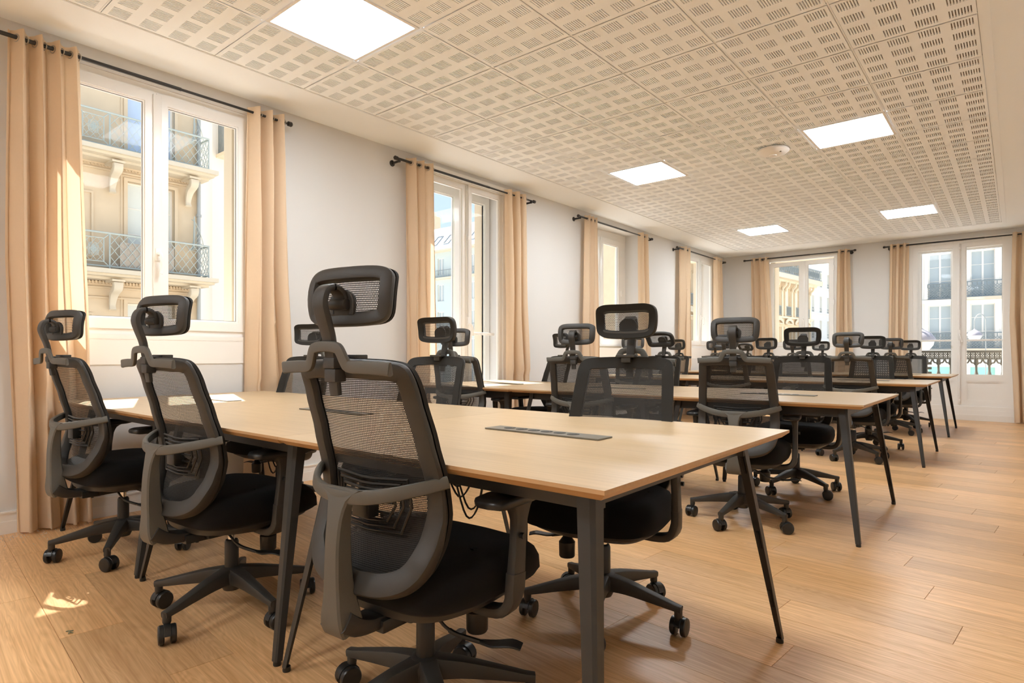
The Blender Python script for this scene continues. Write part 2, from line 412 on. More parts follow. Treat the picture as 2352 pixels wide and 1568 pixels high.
# ------------------------------------------------------------------ windows
def sash(parent, T, u0, u1, v0, v1, w, fr=.065, dep=.05, pane_off=.02):
    bm = NB()
    for b in ((u0, u1, v0, v0+fr), (u0, u1, v1-fr, v1), (u0, u0+fr, v0+fr, v1-fr), (u1-fr, u1, v0+fr, v1-fr)): box(bm, *b, w, w+dep, T)
    i = .010   # glazing bead
    a, b, c, d = u0+fr, u1-fr, v0+fr, v1-fr
    for q in ((a, b, c, c+i), (a, b, d-i, d), (a, a+i, c+i, d-i), (b-i, b, c+i, d-i)): box(bm, *q, w+.010, w+dep-.008, T)
    s = obj('sash', bm, M_pvc, parent, None)
    bm = NB(); i = .013
    for q in ((a, b, c, c+i), (a, b, d-i, d), (a, a+i, c+i, d-i), (b-i, b, c+i, d-i)): box(bm, *q, w+pane_off-.003, w+pane_off+.0, T)
    obj('seal', bm, M_seal, s, None)
    bm = NB(); box(bm, a+.002, b-.002, c+.002, d-.002, w+pane_off, w+pane_off+.006, T); obj('pane', bm, M_glass, s, None)
    return s
def handle(parent, T, u, v, w, big=True):
    bm = NB(); box(bm, u-.016, u+.016, v-.045, v+.035, w-.012, w, T, bev=.004)
    P = [T(Vector(p)) for p in ((u, v, w-.01), (u, v, w-.045), (u+.004, v-.02, w-.052), (u+.010, v-.08, w-.048), (u+.004, v-.135, w-.046))]
    sweep(bm, catmull(P, 4), (.016, .02), ref=(T(Vector((1, 0, 0)))-T(Vector((0, 0, 0)))), r=.006); obj('handle', bm, M_pvc, parent)
def pvc_window(name, T, op, w, glassz, split, lab, hd=True, stile=.065, fr=.05):
    u0, u1, v0, v1 = op; t = empty(name); tag(t, lab, kind='structure')
    bm = NB()
    for b in ((u0, u1, v0, v0+fr), (u0, u1, v1-fr, v1), (u0, u0+fr, v0+fr, v1-fr), (u1-fr, u1, v0+fr, v1-fr)): box(bm, *b, w, w+.075, T)
    obj('frame', bm, M_pvc, t, None)
    a, b = u0+fr+.002, u1-fr-.002; zb, zt = glassz
    sash(t, T, a, split-.002, zb-stile, zt+stile, w-.012, fr=stile); sash(t, T, split+.002, b, zb-stile, zt+stile, w-.012, fr=stile)
    bm = NB(); box(bm, split-.022, split+.030, zb-stile+.01, zt+stile-.01, w-.024, w-.012, T, bev=.003); obj('meeting_cover', bm, M_pvc, t)
    if hd: handle(t, T, split+.004, (zb+zt)/2-.28, w-.024)
    for z in (zb+.12, (zb+zt)/2, zt-.1):
        bm = NB(); box(bm, b-.004, b+.014, z-.045, z+.045, w-.026, w-.012, T, bev=.003); obj('hinge', bm, M_pvc, t)
    return t
pvc_window('window_1', TL, W1, .012, (1.232, 2.655), 1.572, 'large two-leaf white window nearest the camera')
pvc_window('added_window_7', TL, W7, .012, (1.232, 2.655), -1.10, 'unseen white window behind the camera, added to bring in daylight')
pvc_window('added_window_8', TL, W8, .012, (1.232, 2.655), -3.0, 'last unseen white window behind the camera, added to bring in daylight')
pvc_window('window_4', TL, W4, .012, (1.24, 2.66), 10.49, 'fourth white window on the long wall, next to the corner')
pvc_window('window_5', TF, W5, .012, (1.22, 2.615), -2.925, 'two-leaf white window in the end wall')
pvc_window('window_3', TL, (W3[0], 8.12, 1.13, 2.76), .235, (1.225, 2.62), 7.48, 'third window set deep in a white reveal', stile=.075, fr=.06)
bm = NB(); box(bm, 8.12, W3[1], 1.10, W3[3], .235, .31, TL); box(bm, W3[0], 8.12, 2.76, W3[3], .235, .31, TL); o = obj('trim_7', bm, M_pvc, angle=None); tag(o, 'white filler boards around the deep-set window', kind='structure')
# white sill boards and inner box frames
for nm, T, (u0, u1, v0, v1), lb in (('trim_3', TL, W1, 'white board below the large window'), ('trim_4', TL, W3, 'white sill in the deep reveal'), ('trim_5', TL, W4, None), ('trim_6', TF, W5, None)):
    bm = NB(); box(bm, u0-.0, u1+.0, v0-.03, v0-.001, -.008, .24, T); box(bm, u0-.02, u1+.02, v0-.19, v0-.03, -.006, .0, T); o = obj(nm, bm, M_white, angle=None); tag(o, lb, kind='structure')

def french_door(name, T, op, splits, glassv, outer, lab, leftin):
    """old double door at the inner face with an outer plastic window behind it"""
    u0, u1, v0, v1 = op; g0, g1 = glassv; s0, s1 = splits
    t = empty(name); tag(t, lab, kind='structure')
    fr = .045
    bm = NB()
    for b in ((u0, u1, v1-.05, v1), (u0, u0+fr, 0.0, v1-.05), (u1-fr, u1, 0.0, v1-.05), (u0+fr, u1-fr, 0.0, .075)): box(bm, *b, -.012, .07, T)
    for b in ((u0-.05, u1+.05, v1, v1+.035), (u0-.05, u0, 0, v1), (u1, u1+.05, 0, v1)): box(bm, *b, -.018, 0, T)
    obj('frame', bm, M_white, t, None)
    # stepped plinth at the threshold
    bm = NB(); box(bm, u0-.04, u1+.04, 0, .09, -.045, 0, T); box(bm, u0-.04, u1+.04, .09, .16, -.035, 0, T); box(bm, u0-.04, u1+.04, .16, .215, -.03, 0, T); obj('threshold_plinth', bm, M_white, t, None)
    for (a, b, gl, gr) in ((u0+fr, (s0+s1)/2-.001, leftin, s0), ((s0+s1)/2+.001, u1-fr, s1, u1-fr-.055)):
        bm = NB()
        for q in ((gl, gr, .22, .29), (gl, gr, g0-.09, g0), (gl, gr, g1, v1-.05), (a, gl, .19, v1-.05), (gr, b, .19, v1-.05), (gl, gr, .19, .22)): box(bm, *q, .0, .045, T)
        lf = obj('door_leaf', bm, M_white, t, None)
        bm = NB(); box(bm, gl, gr, .29, g0-.09, .018, .034, T)
        i = .02
        for q in ((gl, gr, .29, .29+i), (gl, gr, g0-.09-i, g0-.09), (gl, gl+i, .29+i, g0-.09-i), (gr-i, gr, .29+i, g0-.09-i)): box(bm, *q, .006, .018, T)
        obj('lower_panel', bm, M_white, lf, None)
        bm = NB(); i = .012
        for q in ((gl, gr, g0, g0+i), (gl, gr, g1-i, g1), (gl, gl+i, g0+i, g1-i), (gr-i, gr, g0+i, g1-i)): box(bm, *q, .008, .03, T)
        obj('glazing_bead', bm, M_white, lf, None)
        bm = NB(); box(bm, gl+.002, gr-.002, g0+.002, g1-.002, .02, .025, T); obj('pane', bm, M_glass, lf, None)
        bm = NB(); box(bm, a+.05, b-.08, v1-.035, v1-.012, -.026, -.012, T, bev=.003); obj('air_vent', bm, M_pvc, t)
        bm = NB(); box(bm, gl-.01, gr+.01, 1.213, 1.243, .075, .105, T, bev=.006); obj('guard_rail', bm, M_white, t)
    sc = (s0+s1)/2
    bm = NB(); box(bm, sc-.022, sc+.022, .24, v1-.06, -.012, 0, T, bev=.004); obj('astragal', bm, M_white, t)
    bm = NB()
    tube(bm, [T(Vector(p)) for p in ((sc, .26, -.024), (sc, v1-.05, -.024))], .008)
    for z in (.30, 1.15, v1-.6, v1-.12): box(bm, sc-.014, sc+.014, z-.02, z+.02, -.034, -.01, T, bev=.004)
    z = 1.32; box(bm, sc-.018, sc+.018, z-.09, z+.07, -.034, -.01, T, bev=.006)
    P = [T(Vector(p)) for p in ((sc, z, -.03), (sc+.0, z-.01, -.06), (sc+.015, z-.05, -.068), (sc+.03, z-.12, -.055))]
    sweep(bm, catmull(P, 4), (.014, .022), ref=(1, .2, 0), r=.006); obj('bolt_rod', bm, M_white, t)
    # outer window leafs
    o0, o1, oz0, oz1, os = outer; w = .235
    bm = NB()
    for b in ((u0, o0+.04, 0.0, v1), (o1-.04, u1, 0.0, v1), (o0+.04, o1-.04, oz1, v1), (o0+.04, o1-.04, .0, .10)): box(bm, *b, w, w+.06, T)
    obj('outer_frame', bm, M_pvc, t, None)
    sash(t, T, o0, os, .10, oz1, w-.01, fr=.07); sash(t, T, os+.002, o1, .10, oz1, w-.01, fr=.07)
    return t
french_door('door_1', TL, D2, (4.437, 4.573), (.70, 2.70), (3.95, 5.10, .1, 2.75, 4.62), 'double glazed door in the long wall with a bolt rod', 3.93)
french_door('door_2', TF, D6, (-.754, -.602), (.69, 2.665), (-1.27, -.09, .1, 2.73, -.72), 'double glazed door in the end wall with lower panels', -1.235)

# ------------------------------------------------------------------ curtain rods and curtains
def rod(label, T, a, b, br, z=2.755, w=-.10):
    t = empty('curtain_rod', T(Vector(((a+b)/2, z, w)))); tag(t, label, 'curtain rod', 'black curtain rods above the windows')
    inv = t.location
    TT = lambda p: T(p)-inv
    ax = 'Y' if T is TL else 'X'
    bm = NB(); m = a+(b-a)*.62
    tube(bm, [TT(Vector((a, z, w))), TT(Vector((m, z, w)))], .0115, 12); tube(bm, [TT(Vector((m, z, w))), TT(Vector((b, z, w)))], .009, 12); obj('pole', bm, M_rod, t)
    for e, s in ((a, -1), (b, 1)):
        bm = NB(); c = TT(Vector((e, z, w))); lathe(bm, [(.010, -.012*s), (.018, -.008*s), (.019, .018*s), (.012, .026*s)], c, 14, ax); obj('finial', bm, M_rod, t)
    for u in br:
        bm = NB(); lathe(bm, [(.028, 0), (.028, .006), (.012, .012), (.010, .1)] if T is TL else [(.028, 0), (.028, -.006), (.012, -.012), (.010, -.1)], TT(Vector((u, z-.02, 0))), 16, 'X' if T is TL else 'Y')
        box(bm, u-.007, u+.007, z-.03, z-.005, w-.012, w+.012, TT); obj('bracket', bm, M_rod, t)
rod('black curtain rod over the nearest window', TL, .42, 2.46, (.55, 2.40))
rod('black curtain rod over the glazed door in the long wall', TL, 3.50, 5.50, (3.53, 5.45))
rod('black curtain rod over the deep-set third window', TL, 6.43, 8.42, (6.46, 8.38))
rod('black curtain rod over the long wall window by the corner', TL, 9.33, 11.42, (9.38, 11.36))
rod('black curtain rod over the end wall window', TF, -3.92, -2.10, (-3.6, -2.16), z=2.765)
rod('black curtain rod over the end wall door', TF, -1.66, .42, (-1.60, .36), z=2.765)

def curtain(label, T, top, mid, bot, nf, ph=0.0, A=(.035, .055, .06), z0=.012, z1=2.80, drift=0.0, seedv=1, w0=-.10, nr=3):
    rn = random.Random(seedv)
    t = empty('curtain', T(Vector(((top[0]+top[1])/2, 0, w0)))); tag(t, label, 'curtain', 'beige eyelet curtains')
    inv = Vector(t.location); N = nf*14; Mz = 44; bm = NB(); grid = []
    k1 = rn.uniform(.6, 1.4); k2 = rn.uniform(0, 6); fold = [rn.uniform(.7, 1.25) for _ in range(nf+2)]
    for j in range(Mz+1):
        v = j/Mz; z = z0+(z1-z0)*v; s = 1-v
        def mix(a, b, c):
            return a+(b-a)*(s/.45) if s < .45 else b+(c-b)*((s-.45)/.55)
        ua, ub = mix(top[0], mid[0], bot[0]), mix(top[1], mid[1], bot[1]); amp = mix(*A)
        row = []
        for i in range(N+1):
            x = i/N; f = x*nf; wv = math.sin(2*PI*f+ph+drift*s*2+.5*s*math.sin(k2+3*x)); wv = math.copysign(abs(wv)**(.75), wv)
            am = amp*fold[min(int(f+.25), nf)]*(1 if s < .1 else 1+.12*math.sin(7*s+k2+x*4))
            uu = ua+(ub-ua)*(x+ (.30/nf)*math.sin(4*PI*f+ph)*.5*(.4+s) )+.012*s*math.sin(9*x+5*s+k2)
            ww = w0+am*wv+.010*s*math.sin(11*s+6*x*k1)
            ww = min(ww, -.012)
            if z < .80 and T is TL and ww < -.10: ww = -.10+(ww+.10)*.62
            row.append(bm.verts.new(T(Vector((uu, z-(.006*(1-abs(wv)) if j == Mz else 0), ww)))-inv))
        grid.append(row)
    for j in range(Mz):
        for i in range(N): bm.faces.new((grid[j][i], grid[j][i+1], grid[j+1][i+1], grid[j+1][i]))
    o = obj('cloth', bm, M_curt, t, 3.2)
    for f in range(nf*2):
        x = (f+.5)/(2*nf) + (-ph/(2*PI))/nf*0; x = (f/2-ph/(2*PI)) % nf/nf
        u = top[0]+(top[1]-top[0])*x; bm = NB(); nn = 18; rr = .021
        ring = [Vector((0, rr*math.cos(2*PI*i/nn), rr*math.sin(2*PI*i/nn))) for i in range(nn)]
        c = T(Vector((u, 2.752, w0)))-inv
        ex, ey = ((Vector((0, .35, 0)), Vector((0, 0, 0))) if T is TL else (Vector((.35, 0, 0)), None))
        P = [c+(Vector((r.y, .35*r.y, r.z)) if T is TL else Vector((.35*r.y, r.y, r.z))) for r in ring]
        sweep(bm, P, (.006, .006), ref=(.3, .9, .1) if T is TL else (.9, .3, .1), closed=True, r=.003, seg=1); obj('eyelet', bm, M_ring, t)
    return t
curtain('beige curtain left of the nearest window, reaching the floor', TL, (.79, 1.12), (.78, 1.15), (.82, 1.20), 4, ph=.4, A=(.045, .06, .08), seedv=3)
curtain('beige curtain right of the nearest window, falling behind the front desks', TL, (2.15, 2.43), (2.13, 2.45), (2.12, 2.54), 3, ph=1.0, A=(.04, .055, .065), seedv=5)
curtain('beige curtain left of the long-wall glazed door', TL, (3.62, 3.93), (3.63, 3.96), (3.66, 4.05), 3, ph=.2, A=(.045, .05, .06), seedv=6)
curtain('beige curtain right of the long-wall glazed door', TL, (5.01, 5.38), (5.03, 5.40), (5.03, 5.48), 3, ph=2.0, A=(.04, .05, .06), seedv=8)
curtain('slim beige curtain left of the deep-set third window', TL, (6.58, 6.84), (6.54, 6.86), (6.55, 6.93), 3, ph=.1, A=(.035, .045, .05), seedv=9)
curtain('beige curtain right of the deep-set third window', TL, (8.03, 8.33), (8.04, 8.36), (8.04, 8.45), 2, ph=2.2, A=(.035, .045, .055), seedv=10)
curtain('beige curtain left of the long wall window by the corner', TL, (9.46, 9.80), (9.44, 9.80), (9.43, 9.88), 2, ph=.1, A=(.04, .045, .05), seedv=11)
curtain('beige curtain in the room corner, last on the long wall', TL, (10.92, 11.28), (10.94, 11.34), (10.95, 11.45), 3, ph=2.1, A=(.03, .045, .05), seedv=12)
curtain('beige curtain left of the end wall window', TF, (-3.82, -3.50), (-3.80, -3.45), (-3.83, -3.38), 3, ph=.5, A=(.035, .05, .055), seedv=13)
curtain('beige curtain right of the end wall window', TF, (-2.37, -2.18), (-2.40, -2.16), (-2.46, -2.10), 2, ph=1.2, A=(.04, .05, .06), seedv=14)
curtain('beige curtain left of the end wall door', TF, (-1.60, -1.33), (-1.61, -1.35), (-1.62, -1.36), 3, ph=1.9, A=(.035, .045, .045), seedv=15)
curtain('beige curtain at the edge of the picture, right of the end wall door', TF, (-.05, .26), (-.08, .26), (-.03, .30), 3, ph=2.4, A=(.045, .06, .07), seedv=16)

# ------------------------------------------------------------------ desks
DH, DW = .74, 1.20
def make_desk(depth):
    t = empty('desk'); hw, hd = DW/2-.0008, depth/2
    bm = NB(); prof = [(0, 0), (0, -.009), (-.020, -.025)]     # inset, z
    rings = []
    for ins, z in prof:
        a, b = hw+ins, hd+ins; rings.append([bm.verts.new((x, y, DH+z)) for x, y in ((-a, -b), (a, -b), (a, b), (-a, b))])
    bm.faces.new(rings[0]); bm.faces.new(list(reversed(rings[-1])))
    for a, b in zip(rings, rings[1:]):
        for i in range(4):
            f = bm.faces.new((a[i], a[(i+1) % 4], b[(i+1) % 4], b[i])); f.material_index = 1
    obj('tabletop', bm, [M_desk, M_deskedge], t, None)
    z1 = DH-.026; bm = NB()
    for y in (-hd+.15, hd-.15): box(bm, -hw+.10, hw-.10, y-.02, y+.02, z1-.055, z1)
    for x in (-hw+.14, hw-.14): box(bm, x-.019, x+.019, -hd+.17, hd-.17, z1-.054, z1-.001)
    obj('under_frame', bm, M_steel, t, None)
    bm = NB(); box(bm, -.28, .28, -.10, .10, z1-.10, z1-.09); box(bm, -.28, .28, -.10, -.094, z1-.09, z1); box(bm, -.28, .28, .094, .10, z1-.09, z1); obj('cable_tray', bm, M_steel, t, None)
    for sx_ in (-1, 1):
        for sy in (-1, 1):
            top = Vector((sx_*(hw-.125), sy*(hd-.145), z1-.01)); bt = Vector((sx_*(hw-.028), sy*(hd-.015), .014))
            bm = NB(); rings = []
            for f, wx, wy in ((0, .044, .044), (.05, .043, .043), (1, .024, .024)):
                c = top.lerp(bt, f); k = .010*(1-f*.5)
                # hollow L profile, the fold points outward
                o_ = [(.5, -.5), (.5, .5-k/wy), (.5-k/wx, .5), (-.5, .5), (-.5, .5-.12), (.5-.12-k/wx, .5-.12), (.5-.12, .5-.12-k/wy), (.5-.12, -.5)]
                rings.append([bm.verts.new(c+Vector((sx_*p*wx, sy*q*wy, 0))) for p, q in o_])
            for a, b in zip(rings, rings[1:]):
                for i in range(8): bm.faces.new((a[i], a[(i+1) % 8], b[(i+1) % 8], b[i]))
            bm.faces.new(rings[0]); bm.faces.new(rings[-1])
            lg = obj('leg', bm, M_steel, t, None)
            bm = NB(); lathe(bm, [(.012, 0), (.013, .004), (.012, .016)], (bt.x, bt.y, 0), 12); obj('foot', bm, M_blackp, lg)
            for f in (.12, .50, .80):
                c = top.lerp(bt, f); wdt = .044*(1-f)+.024*f; bm = NB(); e = (top-bt).normalized()*.03
                P = [c+e, c-e]; P = [p+Vector((-sx_*(0.0), sy*(wdt*.5-wdt*.06), 0)) for p in P]
                P = [p+Vector((-sx_*wdt*.12, -sy*wdt*.155, 0)) for p in P]
                sweep(bm, P, (.010, .004), ref=(0, 1, 0), r=.001, seg=1); obj('slot', bm, M_hole, lg, None)
    # socket strip
    sp = empty('x'); bpy.data.objects.remove(sp)
    bm = NB(); box(bm, -.232, .232, -.042, .042, DH+.0005, DH+.0055, bev=.0015)
    s = obj('socket_strip', bm, M_sock, t, None)
    for k in range(6):
        x = -.155+k*.053; bm = NB(); lathe(bm, [(.0205, .0052), (.0205, .0062), (.018, .0064)], (x, .004, DH), 24); obj('socket', bm, M_hole, s)
        bm = NB(); lathe(bm, [(.0025, .0062), (.0025, .0078)], (x+.013, .002, DH), 8); obj('pin', bm, M_chrome, s)
    return t
rows = [(1.005, 2.235), (3.575, 4.775), (6.46, 7.67), (9.04, 10.26)]
ordn = ['front row', 'second row', 'third row', 'last row']
XC = [-.605-DW/2, -.605-1.5*DW, -.605-2.5*DW]
pos = ['aisle-end desk', 'middle desk', 'window-end desk']
protos = {}
for r, (a, b) in enumerate(rows):
    for k in range(3):
        key = 0 if r == 0 else 1
        if key not in protos: protos[key] = d = make_desk(1.23 if r == 0 else 1.205)
        else: d = dup(protos[key])
        d.location = (XC[k]+.0, (a+b)/2, 0); d.rotation_euler = (0, 0, 0)
        tag(d, 'light wood desk on black splayed legs, %s of the %s' % (pos[k], ordn[r]), 'desk', 'light wood bench desks in four rows')

# ------------------------------------------------------------------ office chair
def ys(z):      # fore-aft position of the back surface (front is +y)
    K = [(.40, -.222), (.44, -.206), (.50, -.185), (.56, -.167), (.62, -.158), (.70, -.168), (.80, -.195), (.90, -.225), (1.0, -.26)]
    if z <= K[0][0]: return K[0][1]
    for (a, p), (b, q) in zip(K, K[1:]):
        if z <= b: f = (z-a)/(b-a); f = f*f*(3-2*f)*.4+f*.6; return p+(q-p)*f
    return K[-1][1]
def yb(x, z): return ys(z)+.75*x*x
OUT = [(0, .993), (.10, .991), (.155, .987), (.186, .978), (.201, .955), (.207, .90), (.213, .82), (.219, .74), (.223, .66), (.222, .59), (.214, .535), (.196, .487), (.160, .450), (.105, .430), (.05, .425), (0, .424)]
def outline():
    pts = OUT+[(-x, z) for x, z in reversed(OUT[1:-1])]
    return pts
def back_mesh_bm(outl, fy, uvs=1.0, k=1, rings=7, centre=(0, .70)):
    bm = NB(); uvl = bm.loops.layers.uv.new('weave'); P = catmull([(x, 0, z) for x, z in outl], k, True)
    R = []
    for r in range(1, rings+1):
        f = r/rings; R.append([bm.verts.new((centre[0]+(p.x-centre[0])*f, fy(centre[0]+(p.x-centre[0])*f, centre[1]+(p.z-centre[1])*f), centre[1]+(p.z-centre[1])*f)) for p in P])
    c = bm.verts.new((centre[0], fy(*centre), centre[1])); n = len(P)
    for i in range(n): bm.faces.new((c, R[0][i], R[0][(i+1) % n]))
    for a, b in zip(R, R[1:]):
        for i in range(n): bm.faces.new((a[i], b[i], b[(i+1) % n], a[(i+1) % n]))
    for f in bm.faces:
        for l in f.loops: l[uvl].uv = (l.vert.co.x+5, l.vert.co.z)
    return bm
def shrink(pts, d):
    out = []
    n = len(pts)
    for i in range(n):
        a, b = Vector(pts[i-1]), Vector(pts[(i+1) % n]); t = (b-a).normalized(); nrm = Vector((t.y, -t.x))
        out.append((pts[i][0]+nrm.x*d, pts[i][1]+nrm.y*d))
    return out
def headf(x, z): return 1.75*x*x + .9*(z**2)*2.0    # concave pad relative to its centre (front +y)
def make_chair():
    t = empty('office_chair')
    # ---- star base
    bm = NB(); lathe(bm, [(.030, .082), (.034, .09), (.046, .115), (.048, .15), (.040, .168), (.029, .172)], n=24)
    for k in range(5):
        a = 2*PI*k/5; d = Vector((math.cos(a), math.sin(a), 0))
        P = [d*.03+Vector((0, 0, .138)), d*.10+Vector((0, 0, .133)), d*.20+Vector((0, 0, .116)), d*.275+Vector((0, 0, .102)), d*.304+Vector((0, 0, .098))]
        P = catmull(P, 3); sweep(bm, P, lerpsec([(.052, .062), (.044, .050), (.036, .036), (.031, .026), (.028, .024)], len(P)), ref=(0, 0, 1), r=.007)
        lathe(bm, [(.013, .068), (.0145, .072), (.0145, .104)], (d.x*.292, d.y*.292, 0), 14)
    base = obj('star_base', bm, M_plas, t)
    for k in range(5):
        a = 2*PI*k/5; d = Vector((math.cos(a), math.sin(a), 0)); cs = a*1.7+k*2.1
        ax = Vector((math.cos(cs), math.sin(cs), 0)); fw = Vector((-ax.y, ax.x, 0)); c = d*.292+fw*.012
        bm = NB()
        for s in (-1, 1):
            rr = []
            for r_, h in ((.010, .0095), (.029, .0095), (.0328, .012), (.0328, .024), (.030, .028), (.010, .0295)):
                rr.append([bm.verts.new(Vector((c.x, c.y, .0330))+ax*(s*h)+fw*(r_*math.cos(2*PI*i/20))+Vector((0, 0, r_*math.sin(2*PI*i/20)))) for i in range(20)])
            for p, q in zip(rr, rr[1:]):
                for i in range(20): bm.faces.new((p[i], p[(i+1) % 20], q[(i+1) % 20], q[i]))
            bm.faces.new(rr[0]); bm.faces.new(rr[-1])
        P = [c+fw*.0+Vector((0, 0, .034)), d*.292+Vector((0, 0, .060)), d*.292+Vector((0, 0, .076))]
        sweep(bm, P, (.017, .026), ref=fw, r=.006)
        arc = [Vector((c.x, c.y, .0330))+fw*((.0338)*math.cos(q))+Vector((0, 0, (.0338)*math.sin(q))) for q in [PI*i/8*.9+.1 for i in range(9)]]
        sweep(bm, arc, (.022, .004), ref=(0, 0, 1), r=.001, seg=1, reff=lambda p, c=c: (p-Vector((c.x, c.y, .0330))))
        obj('caster', bm, M_blackp, base)
    # ---- gas lift
    bm = NB(); lathe(bm, [(.0255, .10), (.0265, .105), (.0255, .268), (.022, .276), (.016, .278)], n=24); g = obj('gas_lift', bm, M_blackp, t)
    bm = NB(); lathe(bm, [(.0135, .27), (.0135, .345)], n=16); obj('piston', bm, M_chrome, g)
    # ---- mechanism
    bm = NB(); lathe(bm, [(.022, .305), (.03, .312), (.034, .325)], n=20)
    box(bm, -.075, .075, -.13, .10, .318, .352, bev=.008); box(bm, -.05, .05, -.20, -.10, .312, .345, bev=.006); box(bm, -.11, .11, -.04, .04, .33, .36, bev=.006)
    for x, y in ((-.03, -.15), (.03, -.15), (-.05, .06)): lathe(bm, [(.006, .306), (.006, .32)], (x, y, 0), 8)
    me = obj('tilt_mechanism', bm, M_blackp, t)
    bm = NB(); P = catmull([(.04, -.05, .330), (.10, -.06, .318), (.125, -.055, .298), (.16, -.045, .284), (.23, -.02, .272)], 3); tube(bm, P[:8], .0045); sweep(bm, P[7:], (.012, .012), ref=(0, 0, 1), r=.005)
    P = catmull([(.215, -.026, .275), (.25, -.014, .274), (.29, .003, .280), (.315, .014, .274)], 3); sweep(bm, P, lerpsec([(.016, .008), (.040, .006), (.046, .005), (.040, .004)], len(P)), ref=(0, 0, 1), r=.002, seg=1)
    obj('height_lever', bm, M_blackp, me)
    bm = NB(); lathe(bm, [(.027, .235), (.030, .24), (.031, .292), (.026, .298), (.014, .315)], (.115, .085, 0), 24); obj('tension_knob', bm, M_blackp, me)
    # ---- seat shell and cushion
    def seat_out(inset, front=1.0):
        hw, y0_, y1_ = .250-inset, -.215+inset, .262-inset
        pts = [(0, y1_), (hw*.45, y1_-.004), (hw*.80, y1_-.022), (hw*.97, y1_-.075), (hw, y1_-.16), (hw*.985, 0), (hw*.95, y0_+.12), (hw*.82, y0_+.045), (hw*.55, y0_+.008), (0, y0_)]
        pts = pts+[(-x, y) for x, y in reversed(pts[1:-1])]; return catmull([(x, y, 0) for x, y in pts], 5, True)
    def stack(layers):
        bm = NB(); R = []
        for ins, zf in layers:
            P = seat_out(ins); R.append([bm.verts.new((p.x, p.y, zf(p.x, p.y))) for p in P])
        n = len(R[0])
        for a, b in zip(R, R[1:]):
            for i in range(n): bm.faces.new((a[i], a[(i+1) % n], b[(i+1) % n], b[i]))
        for Q_ in (R[0], R[-1]):
            m_ = bm.verts.new(sum((v.co for v in Q_), Vector())/n)
            for i in range(n): bm.faces.new((Q_[i], Q_[(i+1) % n], m_))
        return bm
    def drop(y): return -.032*max(0, (y-.10)/.16)**2
    bm = stack([(.075, lambda x, y: .335+.02*abs(y)*2), (.03, lambda x, y: .350+.05*max(0, y)*1.2+.2*x*x), (.026, lambda x, y: .366+.05*max(0, y)*.9), (.026, lambda x, y: .380+.03*max(0, y))])
    obj('seat_shell', bm, M_plas, t)
    bm = stack([(.018, lambda x, y: .376+.030*max(0, y)), (.002, lambda x, y: .388+.02*max(0, y)), (-.006, lambda x, y: .418+drop(y)), (-.004, lambda x, y: .452+drop(y)), (.006, lambda x, y: .474+drop(y)),
                (.030, lambda x, y: .490+drop(y)*.9), (.07, lambda x, y: .495+drop(y)*.6), (.11, lambda x, y: .496+drop(y)*.3)])
    obj('seat_cushion', bm, M_fab, t, 1.2)
    # ---- back
    ol = outline(); P = catmull([(x, 0, z) for x, z in ol], 4, True)
    inn = [(p.x, p.z) for p in P]; sh = shrink(inn, .025)
    pts, sec = [], []
    for (x, z) in sh:
        low = max(0.0, min(1.0, (.66-z)/.15)); pts.append((x, yb(x, z)-.016-.010*low, z)); sec.append((.048+.010*low, .024+.020*low))
    bm = NB(); sweep(bm, pts, sec, closed=True, r=.010, seg=2, reff=lambda p: (-.9*p.x, 1.0, .25 if p.z > .6 else -.45))
    bf = obj('back_frame', bm, M_plas, t)
    # mesh-covered band over the front of the frame
    bm = NB(); a = [bm.verts.new((x, yb(x, z)+.000, z)) for x, z in inn]; s2 = shrink(inn, .046); b = [bm.verts.new((x, yb(x, z)+.001, z)) for x, z in s2]; n = len(a)
    c_ = [bm.verts.new((x*.995, yb(x, z)-.012, z)) for x, z in inn]
    for i in range(n): bm.faces.new((a[i], a[(i+1) % n], b[(i+1) % n], b[i])); bm.faces.new((c_[i], c_[(i+1) % n], a[(i+1) % n], a[i]))
    obj('fabric_border', bm, M_fab2, bf)
    bm = back_mesh_bm(shrink(inn, .030), lambda x, z: yb(x, z)-.002, 1.0, 1, 9); obj('back_net', bm, M_net, bf, 3.2)
    # lumbar pad: nested slotted bars
    bm = NB()
    for q, (hw, za, zb_) in enumerate(((.128, .570, .700), (.108, .583, .687), (.088, .596, .674))):
        P = [(-hw, 0, zb_), (-.02, 0, zb_-.006), (.02, 0, zb_-.006), (hw, 0, zb_), (hw+.004, 0, (za+zb_)/2), (hw-.02, 0, za), (0, 0, za-.004), (-hw+.02, 0, za), (-hw-.004, 0, (za+zb_)/2)]
        P = [Vector((p[0], yb(p[0], p[2])-.020-.004*q, p[2])) for p in P]; sweep(bm, P, (.008, .008), closed=True, ref=(0, 1, 0), r=.003, seg=1)
    for z in (.615, .64, .66): sweep(bm, [Vector((x, yb(x, z)-.028, z)) for x in (-.085, -.03, .03, .085)], (.006, .006), ref=(0, 1, 0), r=.002, seg=1)
    box(bm, -.03, .03, yb(0, .63)-.055, yb(0, .63)-.018, .60, .665, bev=.006); obj('lumbar_support', bm, M_blackp, t)
    # ---- yoke: curved arms and boot-shaped spine
    bm = NB(); P = []
    for x in (-.226, -.215, -.185, -.13, -.07, 0, .07, .13, .185, .215, .226):
        u = abs(x)/.226; z = .664+.038*u**2; y = -.260+(.118)*u**3.0-.012*(1-u)
        P.append((x, y-.0, z))
    P = catmull(P, 3); n = len(P); sec = []
    for i in range(n): u = abs(i/(n-1)*2-1); sec.append((.036-.006*u, .020-.004*u))
    sweep(bm, P, sec, ref=(0, 1, 0), r=.007)
    SP = [(0, -.266, .684), (0, -.274, .635), (0, -.279, .56), (0, -.278, .48), (0, -.274, .42), (0, -.270, .375), (0, -.262, .345)]
